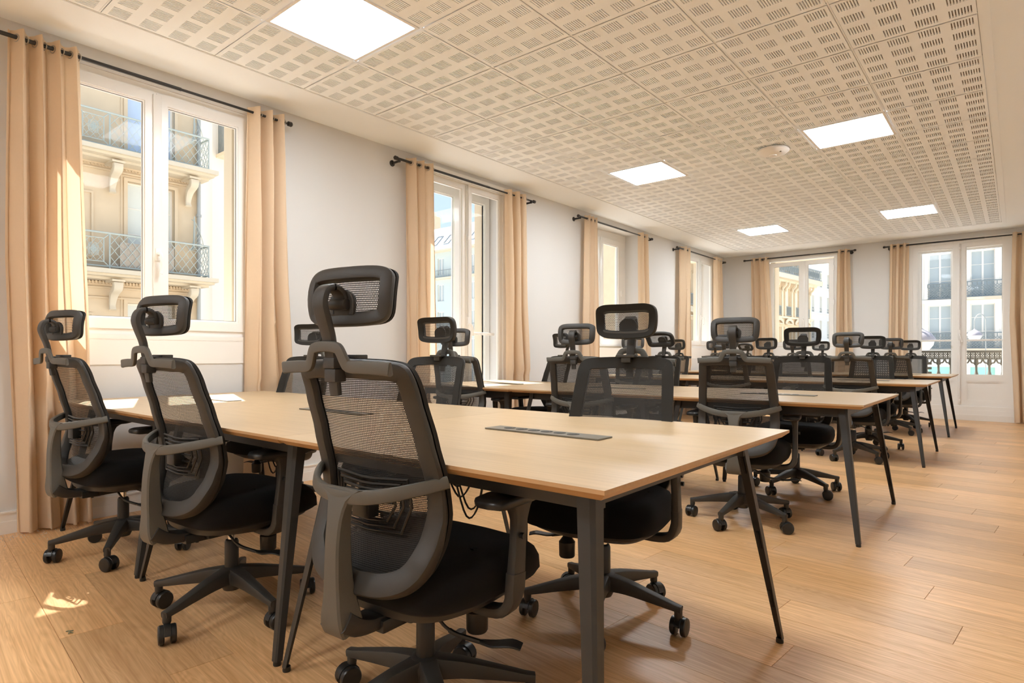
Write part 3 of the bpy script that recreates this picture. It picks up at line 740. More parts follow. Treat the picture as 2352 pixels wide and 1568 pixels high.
    P = catmull(SP, 3); sweep(bm, P, lerpsec([(.150, .018), (.074, .024), (.054, .034), (.050, .042), (.050, .046), (.052, .050), (.056, .054), (.064, .062), (.074, .068), (.078, .068), (.076, .060)], len(P)), ref=(0, 1, 0), r=.005, seg=1)
    sp = obj('spine', bm, M_plas2, t)
    bm = NB(); P = catmull([(0, -.285, .375), (0, -.25, .352), (0, -.20, .338), (0, -.12, .333)], 3); sweep(bm, P, lerpsec([(.088, .050), (.090, .046), (.080, .036), (.07, .03)], len(P)), ref=(0, 0, 1), r=.010); obj('spine_foot', bm, M_plas, sp)
    # ---- coat hanger
    bm = NB(); y = -.305
    P = [(-.190, y+.012, .968), (-.186, y+.01, .969), (-.12, y, .972), (-.078, y-.002, .973), (-.064, y-.004, .981), (-.050, y-.008, 1.008), (-.038, y-.009, 1.017), (0, y-.010, 1.020), (.038, y-.009, 1.017), (.050, y-.008, 1.008), (.064, y-.004, .981), (.078, y-.002, .973), (.12, y, .972), (.186, y+.01, .969), (.190, y+.012, .968)]
    P = catmull(P, 3); n = len(P); sweep(bm, P, [(.025+.006*abs(i/(n-1)*2-1), .013) for i in range(n)], ref=(0, 1, 0), r=.0045)
    obj('coat_hanger', bm, M_plas2, t)
    # clamp holding the post to the frame
    bm = NB(); box(bm, -.021, .021, -.308, -.232, .968, .994, bev=.005); box(bm, -.0205, .0205, -.304, -.270, .936, .968, bev=.005); box(bm, -.040, .040, -.26, -.222, .990, 1.001, bev=.003); obj('clamp', bm, M_plas, t)
    # ---- headrest
    hy, hz = -.254, 1.142
    bm = NB()
    P = catmull([(0, -.285, .905), (0, -.292, .96), (0, -.305, 1.04), (0, -.320, 1.085), (0, -.330, 1.120), (0, -.321, 1.150), (0, -.298, 1.159), (0, -.276, 1.147), (0, -.268, 1.125)], 4)
    sweep(bm, P, lerpsec([(.032, .014), (.034, .016), (.036, .018), (.040, .019), (.043, .018), (.043, .016), (.043, .015), (.043, .014), (.043, .014)], len(P)), ref=(0, 1, 0), r=.005)
    for i in range(9): box(bm, -.010, .010, -.2985-.0042*i*.6, -.2930-.0042*i*.6, 1.003+.009*i, 1.007+.009*i)
    hp = obj('headrest_post', bm, M_plas, t)
    hd = empty('headrest', (0, hy, hz), 0, t)
    bm = NB(); hw, hh = .131, .070
    O = [(0, hh), (.06, hh), (.096, hh-.003), (.121, hh-.014), (hw, hh-.036), (hw-.001, -.02), (hw-.010, -hh+.018), (.098, -hh+.002), (.055, -hh-.003), (0, -hh-.004)]
    O = O+[(-x, z) for x, z in reversed(O[1:-1])]; Q = catmull([(x, 0, z) for x, z in O], 3, True); inn2 = [(p.x, p.z) for p in Q]
    hf = lambda x, z: 1.5*x*x+3.4*(z+.01)**2+.006*max(0, (z-.02)/.05)**2
    sh3 = shrink(inn2, .017); pts = [(x, hf(x, z)-.012, z) for x, z in sh3]
    sweep(bm, pts, (.035, .026), closed=True, r=.009, reff=lambda p: (-3*p.x, 1, -.3)); hfr = obj('head_frame', bm, M_plas, hd)
    bm = NB(); box(bm, -.034, .034, -.016, -.006, -.048, .0, bev=.004)
    P = catmull([(-.030, -.012, -.045), (-.032, -.012, -.012), (-.018, -.012, .004), (0, -.012, .007), (.018, -.012, .004), (.032, -.012, -.012), (.030, -.012, -.045)], 3); sweep(bm, P, (.012, .012), ref=(0, 1, 0), r=.003)
    lathe(bm, [(.013, -.024), (.013, .024)], (0, -.024, -.022), 16, 'X'); obj('head_pivot', bm, M_plas, hd)
    bm = NB(); a = [bm.verts.new((x*.985, hf(x, z)+.003, z*.98)) for x, z in inn2]; s2 = shrink(inn2, .033); b = [bm.verts.new((x, hf(x, z)+.003, z)) for x, z in s2]; n = len(a)
    c_ = [bm.verts.new((x*.99, hf(x, z)-.007, z*.99)) for x, z in inn2]
    for i in range(n): bm.faces.new((a[i], a[(i+1) % n], b[(i+1) % n], b[i])); bm.faces.new((c_[i], c_[(i+1) % n], a[(i+1) % n], a[i]))
    obj('head_border', bm, M_fab2, hd)
    bm = back_mesh_bm(shrink(inn2, .02), lambda x, z: hf(x, z)+.001, 1.0, 1, 5, (0, 0)); obj('head_net', bm, M_net2, hd, 3.2)
    # ---- armrests
    for s in (-1, 1):
        bm = NB()
        P = catmull([(s*.10, .02, .345), (s*.20, .02, .340), (s*.258, .022, .350), (s*.282, .026, .385), (s*.286, .030, .45)], 3)
        sweep(bm, P, lerpsec([(.050, .022), (.052, .026), (.058, .028), (.058, .030), (.056, .030)], len(P)), ref=(0, 0, 1), reff=lambda p, s=s: ((s*1.0, 0, 0) if p.z > .40 else (s*(p.z-.33)*6, 0, -1) if abs(p.x) > .22 else (0, 0, -1)), r=.008)
        P = catmull([(s*.286, .030, .44), (s*.286, .038, .52), (s*.285, .044, .58), (s*.283, .046, .61), (s*.280, .046, .625)], 3)
        sweep(bm, P, lerpsec([(.054, .028), (.048, .026), (.050, .028), (.070, .034), (.110, .046)], len(P)), ref=(s, 0, 0), r=.008)
        ar = obj('armrest', bm, M_plas, t)
        bm = NB(); lathe(bm, [(.008, s*.302), (.008, s*.312)], (0, .030, .545), 10, 'X'); obj('arm_button', bm, M_blackp, ar)
        bm = NB(); pl = [(-.045, -.10), (.038, -.115), (.046, -.05), (.044, .06), (.034, .115), (0, .125), (-.034, .112), (-.045, .05)]
        Q = catmull([(x, y, 0) for x, y in pl], 3, True); R = []
        for k, z in ((.80, .624), (.98, .630), (1.0, .640), (.97, .648), (.85, .652)): R.append([bm.verts.new((s*.272+s*q.x*k, .035+q.y*k, z)) for q in Q])
        for a, b in zip(R, R[1:]):
            for i in range(len(Q)): bm.faces.new((a[i], a[(i+1) % len(Q)], b[(i+1) % len(Q)], b[i]))
        bm.faces.new(R[0]); bm.faces.new(R[-1]); obj('arm_pad', bm, M_blackp, ar, .9)
    for ch in t.children:
        if ch.name in ('back_frame', 'lumbar_support', 'spine', 'coat_hanger', 'clamp', 'headrest_post', 'headrest'): ch.location.y -= .018
    return t
chair0 = make_chair()
# base x, base y, yaw of the upper part (deg; 0 faces +Y), rotation of the star base (deg), headrest tilt (deg), label
CH = [
 (-1.26, 1.14, 4, 43, 0, 'black mesh office chair nearest the camera, seen from behind'),
 (-2.375, 1.13, 4, 2, 0, 'black mesh chair seen from behind, second from the camera in the front row'),
 (-3.50, 1.11, 5, 42, 0, 'black mesh chair tucked in beside the nearest floor-length curtain'),
 (-1.215, 2.01, 190, 5, 4, 'large black chair facing the camera behind the front desk by the aisle'),
 (-2.465, 2.085, 186, 20, 0, 'black chair facing the camera behind the middle front desk'),
 (-3.718, 2.085, 192, 50, 6, 'black chair behind the window-end front desk, headrest beside the nearest chair'),
 (-1.27, 3.7, 10, 50, 0, 'black chair at the near side of the second row, aisle end'),
 (-2.349, 3.695, 12, 20, 0, 'black chair at the near side of the second row, by its middle desk'),
 (-3.535, 3.695, 16, 60, 0, 'black chair at the near side of the second row, window end'),
 (-1.25, 4.78, 185, 36, 3, 'black chair facing the camera at the far side of the second row, aisle end'),
 (-2.402, 4.625, 176, 10, -28, 'black chair at the far side of the second row, headrest tipped back'),
 (-3.523, 4.625, 156, 30, 0, 'black chair at the far side of the second row, window end'),
 (-1.21, 6.6, 1, 33, 0, 'black chair at the near side of the third row beside the aisle'),
 (-2.381, 6.58, 8, 12, 0, 'black chair at the near side of the third row, at its middle desk'),
 (-3.521, 6.58, 19, 40, 0, 'black chair at the near side of the third row, window end'),
 (-1.22, 7.48, 183, 15, 0, 'black chair facing the camera at the far side of the third row, aisle end'),
 (-2.401, 7.52, 175, 55, 0, 'black chair at the far side of the third row, at its middle desk'),
 (-3.594, 7.52, 172, 5, 0, 'black chair at the far side of the third row, window end'),
 (-1.215, 9.16, 1, 25, 0, 'black chair at the near side of the last row beside the aisle'),
 (-2.391, 9.16, 6, 60, 0, 'black chair at the near side of the last row, at its middle desk'),
 (-3.532, 9.16, 17, 35, 0, 'black chair at the near side of the last row, window end'),
 (-1.197, 10.11, 176, 10, 0, 'black chair at the far side of the last row, aisle end'),
 (-2.385, 10.11, 172, 48, 5, 'black chair at the far side of the last row, in front of the end window'),
 (-3.564, 10.11, 167, 22, -35, 'black chair at the far side of the last row, window end'),
]
first = True
HYAW = [8, 11, 11]
for ci, (bx, by, yaw, brot, tilt, lb) in enumerate(CH):
    if first: c = chair0; first = False
    else: c = dup(chair0)
    c.location = (bx, by, 0); c.rotation_euler = (0, 0, math.radians(yaw))
    for ch in c.children:
        if ch.name.startswith('star_base'): ch.rotation_euler = (0, 0, math.radians(brot-yaw))
        if ch.name.startswith('headrest') and ch.type == 'EMPTY': ch.rotation_euler = (math.radians(tilt), 0, math.radians(HYAW[ci]) if ci < 3 else 0)
    tag(c, lb, 'office chair', 'black mesh office chairs at the desks')

# ------------------------------------------------------------------ small things
for k, (cx_, cy_, zz) in enumerate(((-1.52, 1.52, 0), (-2.80, 1.50, 0))):
    bm = NB()
    for q, (dx, dy, zl) in enumerate(((0, 0, .50), (.03, .02, .46), (-.025, .015, .53), (.05, -.01, .44))):
        P = catmull([(cx_-.10+dx, cy_+dy, .672), (cx_-.06+dx, cy_+dy, .60), (cx_+dx, cy_+dy+.01, zl), (cx_+.05+dx, cy_+.02+dy, zl+.05), (cx_+.08+dx, cy_+.02, .665)], 5); tube(bm, P, .0035, 6)
    o = obj('power_cables', bm, M_cable); tag(o, ('loop of black power cables hanging under the front desk by the aisle', 'loop of black power cables hanging under the middle front desk')[k], 'cable', 'power cables under the front desks')
bm = NB()
for a, b in (((-2.64, .655, .001), (-2.625, .662, .006)), ((-2.625, .662, .006), (-2.61, .655, .002)), ((-2.63, .66, .003), (-2.622, .672, .004)), ((-2.618, .658, .004), (-2.608, .668, .001))): tube(bm, [a, ((a[0]+b[0])/2, (a[1]+b[1])/2, (a[2]+b[2])/2+.001), b], .0022, 6)
o = obj('dry_leaf_scrap', bm, M_plant); tag(o, 'tiny dark dried scrap lying on the planks at lower left', 'debris')
rn = random.Random(4); bm = NB()
for _ in range(240):
    x = -4.32+abs(rn.gauss(0, .13)); y = .80+rn.gauss(0, .16); s = rn.uniform(.0006, .0022)
    if x > -3.9: continue
    box(bm, x-s, x+s*1.6, y-s, y+s, .0002, .0002+s)
o = obj('plaster_dust', bm, M_wall, None, None); tag(o, 'scattered white plaster crumbs on the floor by the nearest curtain', 'dust', kind='stuff')

# ------------------------------------------------------------------ outside
o = obj('street', boxes([(-90, 60, -30, 130, -4.4, -4.2)]), M_road, angle=None); tag(o, 'pale street surface far below the windows', kind='structure')
def facade_T(o0, ang):
    """u along the facade, v up, w out of the wall towards us"""
    d = Vector((math.cos(ang), math.sin(ang), 0)); n_ = Vector((-d.y, d.x, 0))
    return lambda p: Vector(o0)+d*p.x+Vector((0, 0, p.y))+n_*p.z
def windowed_wall(T, u0, u1, v0, v1, holes, depth, dep=.28):
    """grid wall with recessed openings"""
    us = sorted({u0, u1, *[h[0] for h in holes], *[h[1] for h in holes]}); vs = sorted({v0, v1, *[h[2] for h in holes], *[h[3] for h in holes]})
    bm = NB()
    for a, b in zip(us, us[1:]):
        for c, d in zip(vs, vs[1:]):
            m, n_ = (a+b)/2, (c+d)/2
            hole = any(h[0] < m < h[1] and h[2] < n_ < h[3] for h in holes)
            box(bm, a, b, c, d, -depth, -dep if hole else 0, T)
    return bm
def ext_window(parent, T, u0, u1, v0, v1, w=-.22, blind=False, gm=None, cross=True):
    f = .055; um = (u0+u1)/2; bm = NB()
    for b in ((u0, u1, v0, v0+f), (u0, u1, v1-f, v1), (u0, u0+f, v0+f, v1-f), (u1-f, u1, v0+f, v1-f), (um-.05, um+.05, v0+f, v1-f)): box(bm, *b, w, w+.06, T)
    if cross:
        for k in (1, 2):
            z = v0+(v1-v0)*(.08+.31*k); box(bm, u0+f, u1-f, z-.015, z+.015, w+.01, w+.05, T)
    wn = obj('window', bm, M_render, parent, None)
    for a, b in ((u0+f, um-.05), (um+.05, u1-f)):
        bm = NB(); box(bm, a, b, v0+f, v1-f, w+.015, w+.025, T); obj('pane', bm, gm or (M_extwin2 if blind else M_extwin), wn, None)
def lattice(bm, T, u0, u1, v0, v1, w, pitch, r=.008, slope=1.35):
    n = int((u1-u0)/pitch)+int((v1-v0)/slope/pitch)+2; H = v1-v0; run = H/slope
    for s in (1, -1):
        k = -int(run/pitch)-1
        while True:
            a = u0+k*pitch; b = a+run
            if a > u1: break
            # clip
            ta = max(0, (u0-a)/run); tb = min(1, (u1-a)/run)
            if tb > ta:
                pa, pb = (a+run*ta, v0+H*ta), (a+run*tb, v0+H*tb)
                if s < 0: pa, pb = (u0+u1-pa[0], pa[1]), (u0+u1-pb[0], pb[1])
                sweep(bm, [T(Vector((*pa, w))), T(Vector((*pb, w)))], (r*2, r*2), ref=(.2, .3, .9), r=r*.5, seg=1)
            k += 1
def bar(bm, T, a, b, r): sweep(bm, [T(Vector(a)), T(Vector(b))], (r*2, r*2), ref=(.23, .31, .9), r=r*.4, seg=1)
# building A: across the street from the large window; facade plane x = -21.1, u = y
TA = lambda p: Vector((-21.1+p.z, p.x, p.y))
A = empty('apartment_building', (0, 0, 0)); tag(A, 'cream stone building with lattice balconies seen through the nearest window', 'building')
hol = []
for u in (7.47, 3.7, 0): hol += [(u-.68, u+.68, 3.75, 6.35), (u-.68, u+.68, 7.2, 10.1), (u-.68, u+.68, .2, 2.6)]
obj('facade_wall', windowed_wall(TA, -7, 8.95, -4.2, 13, hol, 3.5), M_stone, A, None)
for (a, b, c, d) in hol:
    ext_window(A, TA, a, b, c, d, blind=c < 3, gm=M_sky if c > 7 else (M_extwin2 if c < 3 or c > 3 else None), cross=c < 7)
    bm = NB()
    for i, (q, k) in enumerate(((.10, .05), (.18, .10))):
        for b_ in ((a-q, a, c-.0, d), (b, b+q, c, d), (a-q, b+q, d, d+q)): box(bm, *b_, -.001*i, .12-k, TA)
    obj('window_surround', bm, M_stone, A, None)
bm = NB()
for u in (5.35, 1.7, -2.2):   # pilaster panels
    for b_ in ((u-.55, u+.55, 3.9, 3.96), (u-.55, u+.55, 5.8, 5.86), (u-.55, u-.49, 3.96, 5.8), (u+.49, u+.55, 3.96, 5.8)): box(bm, *b_, 0, .05, TA)
    for b_ in ((u-.55, u+.55, .6, .66), (u-.55, u+.55, 2.2, 2.26), (u-.55, u-.49, .66, 2.2), (u+.49, u+.55, .66, 2.2)): box(bm, *b_, 0, .05, TA)
for z in (6.55, 6.7, 3.15, 3.0, 2.7): box(bm, -7, 8.95, z, z+.05, 0, .06, TA)
obj('wall_mouldings', bm, M_stone, A, None)
for z in (3.50, 7.02):
    bm = NB(); box(bm, -7, 9.15, z-.13, z, 0, .98, TA); box(bm, -7, 9.08, z-.20, z-.13, 0, .84, TA); box(bm, -7, 9.02, z-.27, z-.20, 0, .55, TA); obj('balcony_slab', bm, M_stone2, A, None)
    bm = NB()
    for k in range(110): u = -1+k*.09; box(bm, u, u+.045, z-.36, z-.28, 0, .10 if z < 5 else .03, TA)
    o = obj('dentils', bm, M_stone, A, None); tag(o, kind='stuff')
    for u in (8.52, 6.35, 2.5):
        P = [TA(Vector(p)) for p in ((u, z-.36, .62), (u, z-.50, .60), (u, z-.62, .36), (u, z-.80, .22), (u, z-1.0, .16), (u, z-1.14, .20))]; P = catmull(P, 3)
        bm = NB(); sweep(bm, P, lerpsec([(.27, .18), (.25, .22), (.23, .20), (.20, .15), (.17, .11), (.19, .10)], len(P)), ref=(1, 0, 0), r=.04); box(bm, u-.17, u+.17, z-.33, z-.27, 0, .72, TA)
        obj('console_bracket', bm, M_stone2, A)
    r = empty('balcony_railing', TA(Vector((3, z, .7)))); tag(r, 'green-grey lattice balcony railing, %s one on the cream building' % ('lower' if z < 5 else 'upper'), 'railing', 'lattice balcony railings of the cream building')
    inv = Vector(r.location); TR = lambda p: TA(p)-inv
    bm = NB(); bar(bm, TR, (-7, z+1.06, .70), (8.95, z+1.06, .70), .026); bar(bm, TR, (-7, z+.09, .70), (8.95, z+.09, .70), .018)
    bar(bm, TR, (8.95, z+1.06, .70), (8.95, z+1.06, .05), .026); bar(bm, TR, (8.95, z+.09, .70), (8.95, z+.09, .05), .018)
    for u in (8.95, 6.12, 5.30, 2.4, 1.4, -1.2): bar(bm, TR, (u, z, .70), (u, z+1.06, .70), .018)
    bar(bm, TR, (8.95, z, .05), (8.95, z+1.06, .05), .018)
    obj('rails', bm, M_iron, r, None)
    bm = NB()
    for a, b in ((6.14, 8.93), (2.42, 5.28), (-1.2, 1.38)): lattice(bm, TR, a, b, z+.10, z+1.03, .70, .235, .0085)
    TS = lambda p: TR(Vector((8.95, p.y, p.x))); lattice(bm, TS, .06, .70, z+.10, z+1.03, 0, .2, .009); obj('lattice', bm, M_iron, r, None)
    bm = NB()
    for a, b in ((5.31, 6.11), (1.42, 2.38)):
        for (p, q) in (((a+.14, z+.22), (b-.14, z+.22)), ((a+.14, z+.90), (b-.14, z+.90)), ((a+.14, z+.22), (a+.14, z+.90)), ((b-.14, z+.22), (b-.14, z+.90)), ((a, z+.08), (a+.14, z+.22)), ((b, z+.08), (b-.14, z+.22)), ((a, z+1.04), (a+.14, z+.90)), ((b, z+1.04), (b-.14, z+.90))): bar(bm, TR, (*p, .70), (*q, .70), .012)
        lattice(bm, TR, a+.15, b-.15, z+.23, z+.89, .70, .17, .006)
        c0 = ((a+b)/2, z+.56)
        for rr_ in (.06, .11):
            for ox, oz in ((0, 0), (.06, .07), (-.06, .07), (.06, -.07), (-.06, -.07)):
                P = [TR(Vector((c0[0]+ox+rr_*.6*math.cos(q), c0[1]+oz+rr_*math.sin(q), .705))) for q in [2*PI*i/10 for i in range(10)]]; sweep(bm, P, (.014, .014), closed=True, ref=(.9, .2, .1), r=.004, seg=1)
    obj('ornament_panel', bm, M_iron, r, None)
    # fan-shaped spiked divider at the building corner
    bm = NB(); n_ = 13
    for k in range(n_):
        a = math.radians(95-k*8); L_ = 1.05 if z < 5 else .9; bar(bm, TR, (8.55, z+.95, .55-.03*k), (8.55+.28*math.cos(a)*(k/6), z+.95+L_*math.sin(a)*(1 if z < 5 else .9), .6-.05*k), .008)
    P = [TR(Vector((8.5+.55*(i/8), z+1.9-.75*(i/8)**2, .5-.05*i))) for i in range(9)]; tube(bm, P, .012, 6); obj('spiked_divider', bm, M_iron, r, None)
bm = NB(); tube(bm, [TA(Vector((8.88, -4, .12))), TA(Vector((8.88, 2, .12))), TA(Vector((8.88, 12.9, .12)))], .06, 12)
for z in (-1, 1.2, 5.6, 9): lathe(bm, [(.085, z), (.085, z+.08)], (-21.1+.12, 8.88, 0), 12)
obj('downpipe', bm, M_pipe, A)
o = obj('reed_screen', boxes([(6.4, 7.9, 3.55, 4.35, .62, .66)], TA), M_reed, None, None); tag(o, 'brown reed privacy screen tied behind the lower lattice railing', 'screen')
o = obj('planter_trough', boxes([(6.2, 7.4, 3.52, 3.72, .35, .58)], TA), M_reed, None, None); tag(o, 'low planter on the lower balcony of the cream building', 'planter')
# building B: white block with toothed brick edge
B = empty('white_block', (0, 0, 0)); tag(B, 'white rendered building edge just right of the cream one, seen through the nearest window', 'building')
bm = NB(); box(bm, -34, -24.2, 10.75, 16.5, -4.2, 14); obj('rendered_wall', bm, M_render, B, None)
for k in range(46):
    z = -2+k*.36; bm = NB(); box(bm, -24.24, -24.17, 11.55-(.0 if k % 2 else .12), 12.6, z, z+.30); obj('quoin', bm, M_render, B, None)
r = empty('corner_balcony', (-23.7, 11.7, 9)); tag(r, 'small dark iron balcony on the white building edge, high up', 'railing')
TQ = lambda p: Vector((-24.2+p.z, p.x, p.y))-Vector((-23.7, 11.7, 9))
bm = NB()
for v in (8.9, 10.1): bar(bm, TQ, (11.0, v, .6), (13.0, v, .6), .03); bar(bm, TQ, (11.0, v, 0), (11.0, v, .6), .03)
for k in range(8): bar(bm, TQ, (11.0+k*.25, 8.9, .6), (11.0+k*.25, 10.1, .6), .02)
for k in range(5): bar(bm, TQ, (11.0, 8.9, .12*k), (11.0, 10.1, .12*k), .02)
obj('rails', bm, M_iron2, r, None)
bm = NB(); lattice(bm, TQ, 11.2, 13.0, 8.95, 10.05, .55, .12, .014, 1.2); obj('scroll_lattice', bm, M_iron2, r, None)
bm = NB(); box(bm, 10.9, 13.0, 8.75, 8.88, 0, .7, TQ); obj('balcony_slab', bm, M_stone2, r, None)
# building C: pale block with mansard seen through the long-wall glazed door
Cb = empty('pale_block', (0, 0, 0)); tag(Cb, 'pale blue-grey apartment block with a bright skylit roof behind the long-wall glazed door', 'building')
TC = lambda p: Vector((p.x, 51-p.z, p.y))
hol = []
for i in range(12):
    u = -74.6+i*2.62
    for z in (-2.6, .9, 4.2, 7.5, 10.7): hol.append((u-.55, u+.55, z, z+2.0))
obj('facade_wall', windowed_wall(TC, -76, -44, -4.2, 13.6, hol, 5), M_bluish, Cb, None)
for h_ in hol:
    if -62 < h_[0] < -44: ext_window(Cb, TC, *h_, cross=False)
bm = NB()
for z in (3.6, 10.1, 13.4): box(bm, -76, -43.8, z, z+.22, 0, .5 if z < 13 else .8, TC)
obj('string_course', bm, M_stone2, Cb, None)
bm = NB()
for z in (3.82, 10.32): 
    for u in range(-60, -44, 3): bar(bm, TC, (u-.0, z+.85, .45), (u+2.6, z+.85, .45), .03); [bar(bm, TC, (u+.26*k, z, .45), (u+.26*k, z+.85, .45), .015) for k in range(11)]
obj('balcony_bars', bm, M_iron2, Cb, None)
bm = NB(); v = [bm.verts.new(p) for p in ((-76, 50.6, 13.6), (-43.9, 50.6, 13.6), (-43.9, 53.2, 17.0), (-76, 53.2, 17.0), (-76, 56, 13.6), (-43.9, 56, 13.6))]
for f in ((0, 1, 2, 3), (1, 5, 2), (0, 3, 4), (3, 2, 5, 4)): bm.faces.new([v[i] for i in f])
obj('mansard_roof', bm, M_zinc, Cb, None)
for i in range(8):
    u = -60+i*2.1; bm = NB(); e = lambda a, b: Vector((u+a+b*.25, 50.6+2.6*(b/3.4)-.05, 13.6+b))
    for (p, q) in (((0, .9), (.9, .9)), ((0, 2.1), (.9, 2.1)), ((0, .9), (0, 2.1)), ((.9, .9), (.9, 2.1))): sweep(bm, [e(*p), e(*q)], (.09, .09), ref=(.1, .7, .7), r=.02, seg=1)
    obj('skylight', bm, M_pipe, Cb, None)
bm = NB(); box(bm, -58.6, -57.9, 54, 55, 14, 19.0); box(bm, -58.45, -58.2, 54.2, 54.6, 19.0, 19.6); obj('chimney', bm, M_stone, Cb, None)
bm = NB(); box(bm, -60, -55.5, 58, 62, 14, 17.9); obj('roof_block', bm, M_stone2, Cb, None)
# buildings D (cream, ornate) and E (white, plain) along the street, facade heads 6 degrees off
ang = PI/2-.105
def dirT(x, y):
    d = Vector((math.sin(.105), math.cos(.105), 0)); n_ = Vector((d.y, -d.x, 0))
    return lambda p: Vector((x, y, 0))+d*p.x+Vector((0, 0, p.y))+n_*p.z
TD = dirT(-18.6, 33.0)
D = empty('ornate_building', (0, 0, 0)); tag(D, 'ornate cream stone building with arched hoods seen through the end window', 'building')
hol = []; nb = 14; LD = 31.1
for i in range(nb):
    u = 1.2+i*2.2
    for z, h_ in ((-3.4, 2.4), (1.0, 2.5), (4.55, 2.45)): hol.append((u-.50, u+.50, z, z+h_))
obj('facade_wall', windowed_wall(TD, 0, LD, -4.2, 7.75, hol, 8), M_stone, D, None)
for h_ in hol: ext_window(D, TD, *h_, cross=False, blind=True)
bm = NB(); box(bm, -.3, LD+.2, 7.45, 7.65, 0, .45, TD); box(bm, -.3, LD+.35, 7.65, 8.05, 0, .95, TD); box(bm, 0, LD, 4.28, 4.45, 0, .2, TD); obj('cornice', bm, M_stone2, D, None)
bm = NB(); box(bm, 0, LD, 7.75, 12.5, -8, -.5, TD); obj('attic_wall', bm, M_stone, D, None)
for i in range(nb):
    u = 1.2+i*2.2
    bm = NB(); P = [TD(Vector((u+.78*math.cos(q), 3.78+.42*math.sin(q), .16))) for q in [PI*k/8 for k in range(9)]]; sweep(bm, P, (.10, .26), ref=(0, 0, 1), r=.03, seg=1); box(bm, u-.6, u+.6, 3.74, 3.82, 0, .2, TD); obj('arched_hood', bm, M_stone2, D)
    for s in (-.74, .74):
        bm = NB(); P = catmull([TD(Vector(p)) for p in ((u+s, 7.5, .42), (u+s, 7.2, .38), (u+s, 7.0, .18), (u+s, 6.7, .12))], 3); sweep(bm, P, (.22, .2), ref=(1, 0, 0), r=.05); obj('cornice_bracket', bm, M_stone2, D)
        bm = NB(); box(bm, u+s-.13, u+s+.13, 4.45, 6.8, 0, .12, TD); box(bm, u+s-.13, u+s+.13, .6, 3.5, 0, .12, TD); obj('pilaster', bm, M_stone2, D, None)
    bm = NB()
    for v in (4.6, 5.35): bar(bm, TD, (u-.5, v, .1), (u+.5, v, .1), .03)
    for k in range(8): bar(bm, TD, (u-.49+.14*k, 4.55, .1), (u-.49+.14*k, 5.35, .1), .02)
    obj('window_guard', bm, M_iron2, D, None)
    bm = NB(); box(bm, u-.45, u+.45, 8.3, 10.6, -.5, -.46, TD); obj('attic_window', bm, M_render, D, None)
bm = NB()
for v in (8.12, 9.0): bar(bm, TD, (0, v, .85), (LD+.2, v, .85), .045)
for k in range(130): bar(bm, TD, (.24*k, 8.08, .85), (.24*k, 9.0, .85), .025)
for k in range(64):
    c0 = (.24+.48*k, 8.56); P = [TD(Vector((c0[0]+.16*math.cos(q), c0[1]+.26*math.sin(q), .85))) for q in [2*PI*i/8 for i in range(8)]]; sweep(bm, P, (.05, .05), closed=True, ref=(.9, .1, .1), r=.01, seg=1)
o = obj('balustrade', bm, M_iron2, D, None); tag(o, kind='stuff')
bm = NB()
for k in range(9): bar(bm, TD, (LD+.2, 8.0+.1*k, .85), (LD+.2+.25*(9-k)/3, 8.9-.02*k, .4), .02)
obj('spiked_divider', bm, M_iron, D, None)
E_ = empty('white_building', (0, 0, 0)); tag(E_, 'tall plain white building with rows of narrow windows beyond the ornate one', 'building')
TE = dirT(-21.4, 89.6); hol = []
for i in range(-2, 14):
    u = .4+i*2.9
    for z, h_ in ((-3.4, 2.4), (0, 2.3), (3.35, 2.45), (6.95, 2.2), (10.5, 1.95)): hol.append((u-.42, u+.42, z, z+h_))
obj('facade_wall', windowed_wall(TE, -6.5, 42, -4.2, 14.3, hol, 8), M_render, E_, None)
for h_ in hol:
    bm = NB(); box(bm, h_[0], h_[1], h_[2], h_[3], -.26, -.24, TE); wn = obj('window', bm, M_extwin2, E_, None)
    bm = NB(); box(bm, h_[0], h_[1], h_[2]+.1, h_[2]+.16, -.1, -.06, TE); box(bm, h_[0], h_[1], h_[2]+.5, h_[2]+.56, -.1, -.06, TE); obj('window_guard', bm, M_iron2, wn, None)
bm = NB(); box(bm, -6.5, 42, 13.8, 14.3, 0, .8, TE)
for z in (10.2, 6.7, 3.0): box(bm, -6.5, 42, z, z+.16, 0, .14, TE)
obj('cornice', bm, M_trimw, E_, None)
bm = NB(); box(bm, -6.5, 42, 14.3, 18.5, -8, -1.0, TE); obj('zinc_attic', bm, M_zinc, E_, None)
for i in range(12):
    bm = NB(); box(bm, .6+i*3.4, 1.8+i*3.4, 14.6, 16.6, -1.05, -.4, TE); dm = obj('dormer', bm, M_pipe, E_, None)
    bm = NB(); box(bm, .8+i*3.4, 1.6+i*3.4, 14.8, 16.4, -.4, -.36, TE); obj('pane', bm, M_sky, dm, None)
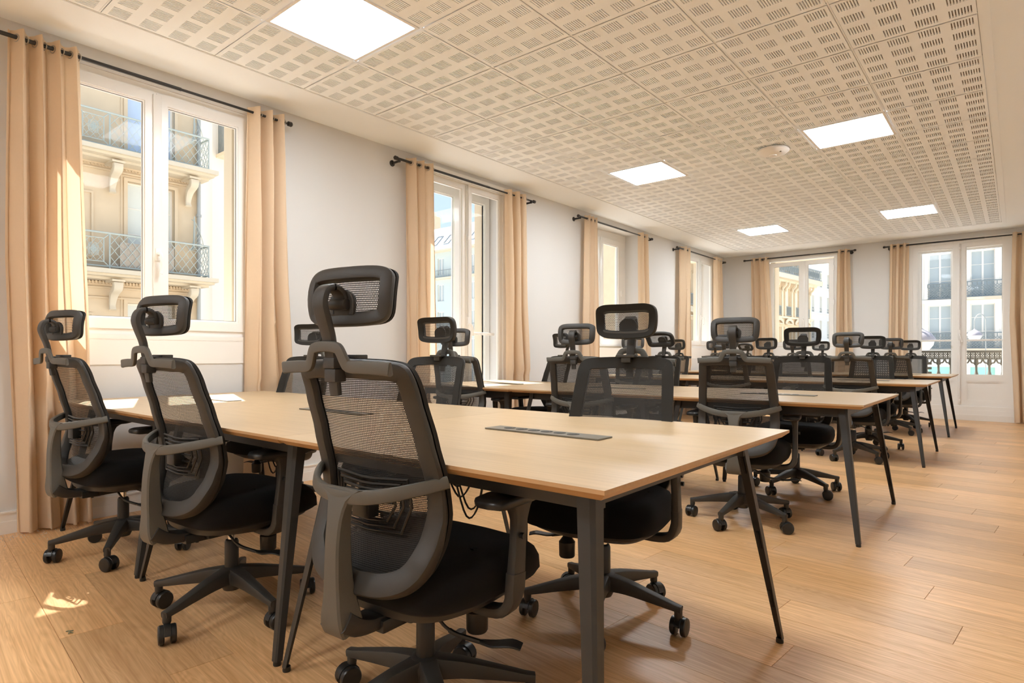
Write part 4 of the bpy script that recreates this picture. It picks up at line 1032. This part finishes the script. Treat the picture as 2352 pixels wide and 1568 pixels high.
# building F opposite the end door
TFc = lambda p: Vector((p.x, 47-p.z, p.y))
F = empty('white_facade', (0, 0, 0)); tag(F, 'white facade with tall windows opposite the end wall glazed door', 'building')
hol = []; wc = [-6.9, -3.75, -1.6, 1.4, 4.5]
for u in wc:
    for z, h_ in ((-3.9, 4.15), (1.40, 2.75), (4.55, 2.9), (8.0, 2.6)): hol.append((u-.60, u+.60, z, z+h_))
obj('facade_wall', windowed_wall(TFc, -8.2, 9, -4.2, 12.5, hol, 8), M_render, F, None)
for h_ in hol:
    if h_[2] < -3: bm = NB(); box(bm, h_[0]-.1, h_[1]+.1, h_[2], h_[3], -.25, -.2, TFc); obj('shop_front', bm, M_teal, F, None)
    else:
        ext_window(F, TFc, *h_)
        bm = NB(); q = .2
        for b_ in ((h_[0]-q, h_[0], h_[2], h_[3]+q), (h_[1], h_[1]+q, h_[2], h_[3]+q), (h_[0], h_[1], h_[3], h_[3]+q)): box(bm, *b_, 0, .07, TFc)
        box(bm, h_[0]-q, h_[1]+q, h_[3]+q, h_[3]+q+.08, 0, .14, TFc); obj('window_surround', bm, M_trimw, F, None)
bm = NB()
for z in (4.28, 1.1, .45, 7.7): box(bm, -8.2, 9, z, z+.22, 0, .16, TFc)
obj('string_course', bm, M_trimw, F, None)
for u in wc:
    for z in (1.40, 4.55):
        wide = .95 if u == -1.6 else .62; w_ = .5 if u == -1.6 else .1
        bm = NB()
        for v in (z+.02, z+.95): bar(bm, TFc, (u-wide, v, w_), (u+wide, v, w_), .03)
        lattice(bm, TFc, u-wide, u+wide, z+.03, z+.75, w_, .16, .014, 1.0)
        for k in range(9): bar(bm, TFc, (u-wide+k*wide/4, z+.72, w_), (u-wide+k*wide/4, z+.95, w_), .02)
        if w_ > .3:
            for s in (-1, 1): lattice(bm, lambda p, s=s: TFc(Vector((u+s*wide, p.y, p.x))), .0, .5, z+.03, z+.75, 0, .16, .014, 1.0); bar(bm, TFc, (u+s*wide, z+.95, 0), (u+s*wide, z+.95, w_), .03)
        obj('window_guard', bm, M_iron2, F, None)
        if w_ > .3: bm = NB(); box(bm, u-wide-.05, u+wide+.05, z-.17, z, 0, .58, TFc); obj('balcony_slab', bm, M_stone2, F, None)
# cast-iron balcony balustrade just outside the end wall door
bl = empty('cast_iron_balustrade', (-.68, 12.28, 0)); tag(bl, 'grey cast-iron balustrade directly outside the end wall glazed door', 'railing')
TB = lambda p: Vector((p.x+.68, p.z, p.y))
bm = NB(); box(bm, -1.75, .45, 1.035, 1.075, -.04, .04, TB, bev=.006); box(bm, -1.75, .45, .93, .95, -.012, .012, TB); box(bm, -1.75, .45, .08, .12, -.02, .02, TB); obj('hand_rail', bm, M_bal, bl, None)
bm = NB()
for k in range(36):
    u = -1.72+k*.0605
    bar(bm, TB, (u, .94, 0), (u, 1.04, 0), .009)
    P = [TB(Vector((u+.03+.013*math.cos(q), 1.012+.016*math.sin(q), 0))) for q in [2*PI*i/8 for i in range(8)]]; sweep(bm, P, (.014, .014), closed=True, ref=(0, 1, 0), r=.004, seg=1)
    P = [TB(Vector((u+.03+.013*math.cos(q), .968+.014*math.sin(q), 0))) for q in [2*PI*i/8 for i in range(8)]]; sweep(bm, P, (.014, .014), closed=True, ref=(0, 1, 0), r=.004, seg=1)
obj('pierced_frieze', bm, M_bal, bl, None)
for k in range(13):
    u = -1.66+k*.166; bm = NB(); lathe(bm, [(.028, .12), (.03, .2), (.018, .24), (.034, .40), (.022, .50), (.036, .62), (.040, .66), (.026, .70), (.017, .74), (.016, .86), (.03, .89), (.024, .93)], tuple(TB(Vector((u, 0, 0)))), 10)
    for s in (-1, 1):
        P = catmull([TB(Vector(p)) for p in ((u+s*.012, .84, 0), (u+s*.03, .87, 0), (u+s*.055, .875, 0), (u+s*.07, .90, 0), (u+s*.078, .93, 0))], 3); sweep(bm, P, (.022, .014), ref=(0, 1, 0), r=.004, seg=1)
        lathe(bm, [(.006, .655), (.012, .665), (.006, .675)], tuple(TB(Vector((u+s*.045, 0, 0)))), 8)
    obj('baluster', bm, M_bal, bl)
bm = NB(); box(bm, -1.25, -1.19, .1, 1.0, -.02, .02, TB); 
for z in range(9): box(bm, -1.15, -1.09, .2+z*.08, .24+z*.08, -.015, .015, TB)
obj('square_post', bm, M_bal, bl, None)
o = obj('balcony_floor', boxes([(-2.4, 1.0, YF+.5, YF+1.0, -.30, -.02)]), M_stone2, None, None); tag(o, 'stone balcony ledge outside the end wall door', kind='structure')
# street lamps hung from goosenecks
for (x, y, z, s, sg, lb) in ((-1.52, 36.0, 1.9, .82, 1, 'hanging street lamp with a gooseneck arm behind the right leaf of the end door'), (-1.68, 16.5, 1.3, .80, -1, 'hanging street lamp half hidden by the left leaf of the end door')):
    L_ = empty('street_lamp', (x, y, z)); tag(L_, lb, 'street lamp', 'hanging globe street lamps')
    bm = NB(); lathe(bm, [(.02*s, .42*s), (.05*s, .38*s), (.09*s, .34*s), (.26*s, .24*s), (.36*s, .10*s), (.38*s, .02*s), (.36*s, .0)], n=24); obj('hood', bm, M_pinkish, L_)
    bm = NB(); lathe(bm, [(.33*s, .0), (.31*s, -.10*s), (.22*s, -.22*s), (.08*s, -.28*s), (.01, -.29*s)], n=24); obj('bowl', bm, M_lampglass, L_)
    bm = NB(); P = catmull([(sg*a_, 0, b_) for a_, b_ in ((0, .4*s), (0, .9*s), (.12*s, 1.18*s), (.30*s, 1.25*s), (.46*s, 1.05*s), (.50*s, .6*s), (.50*s, -2), (.50*s, -4.2-z))], 4); tube(bm, P, .026*s, 8); obj('gooseneck_post', bm, M_pipe, L_)
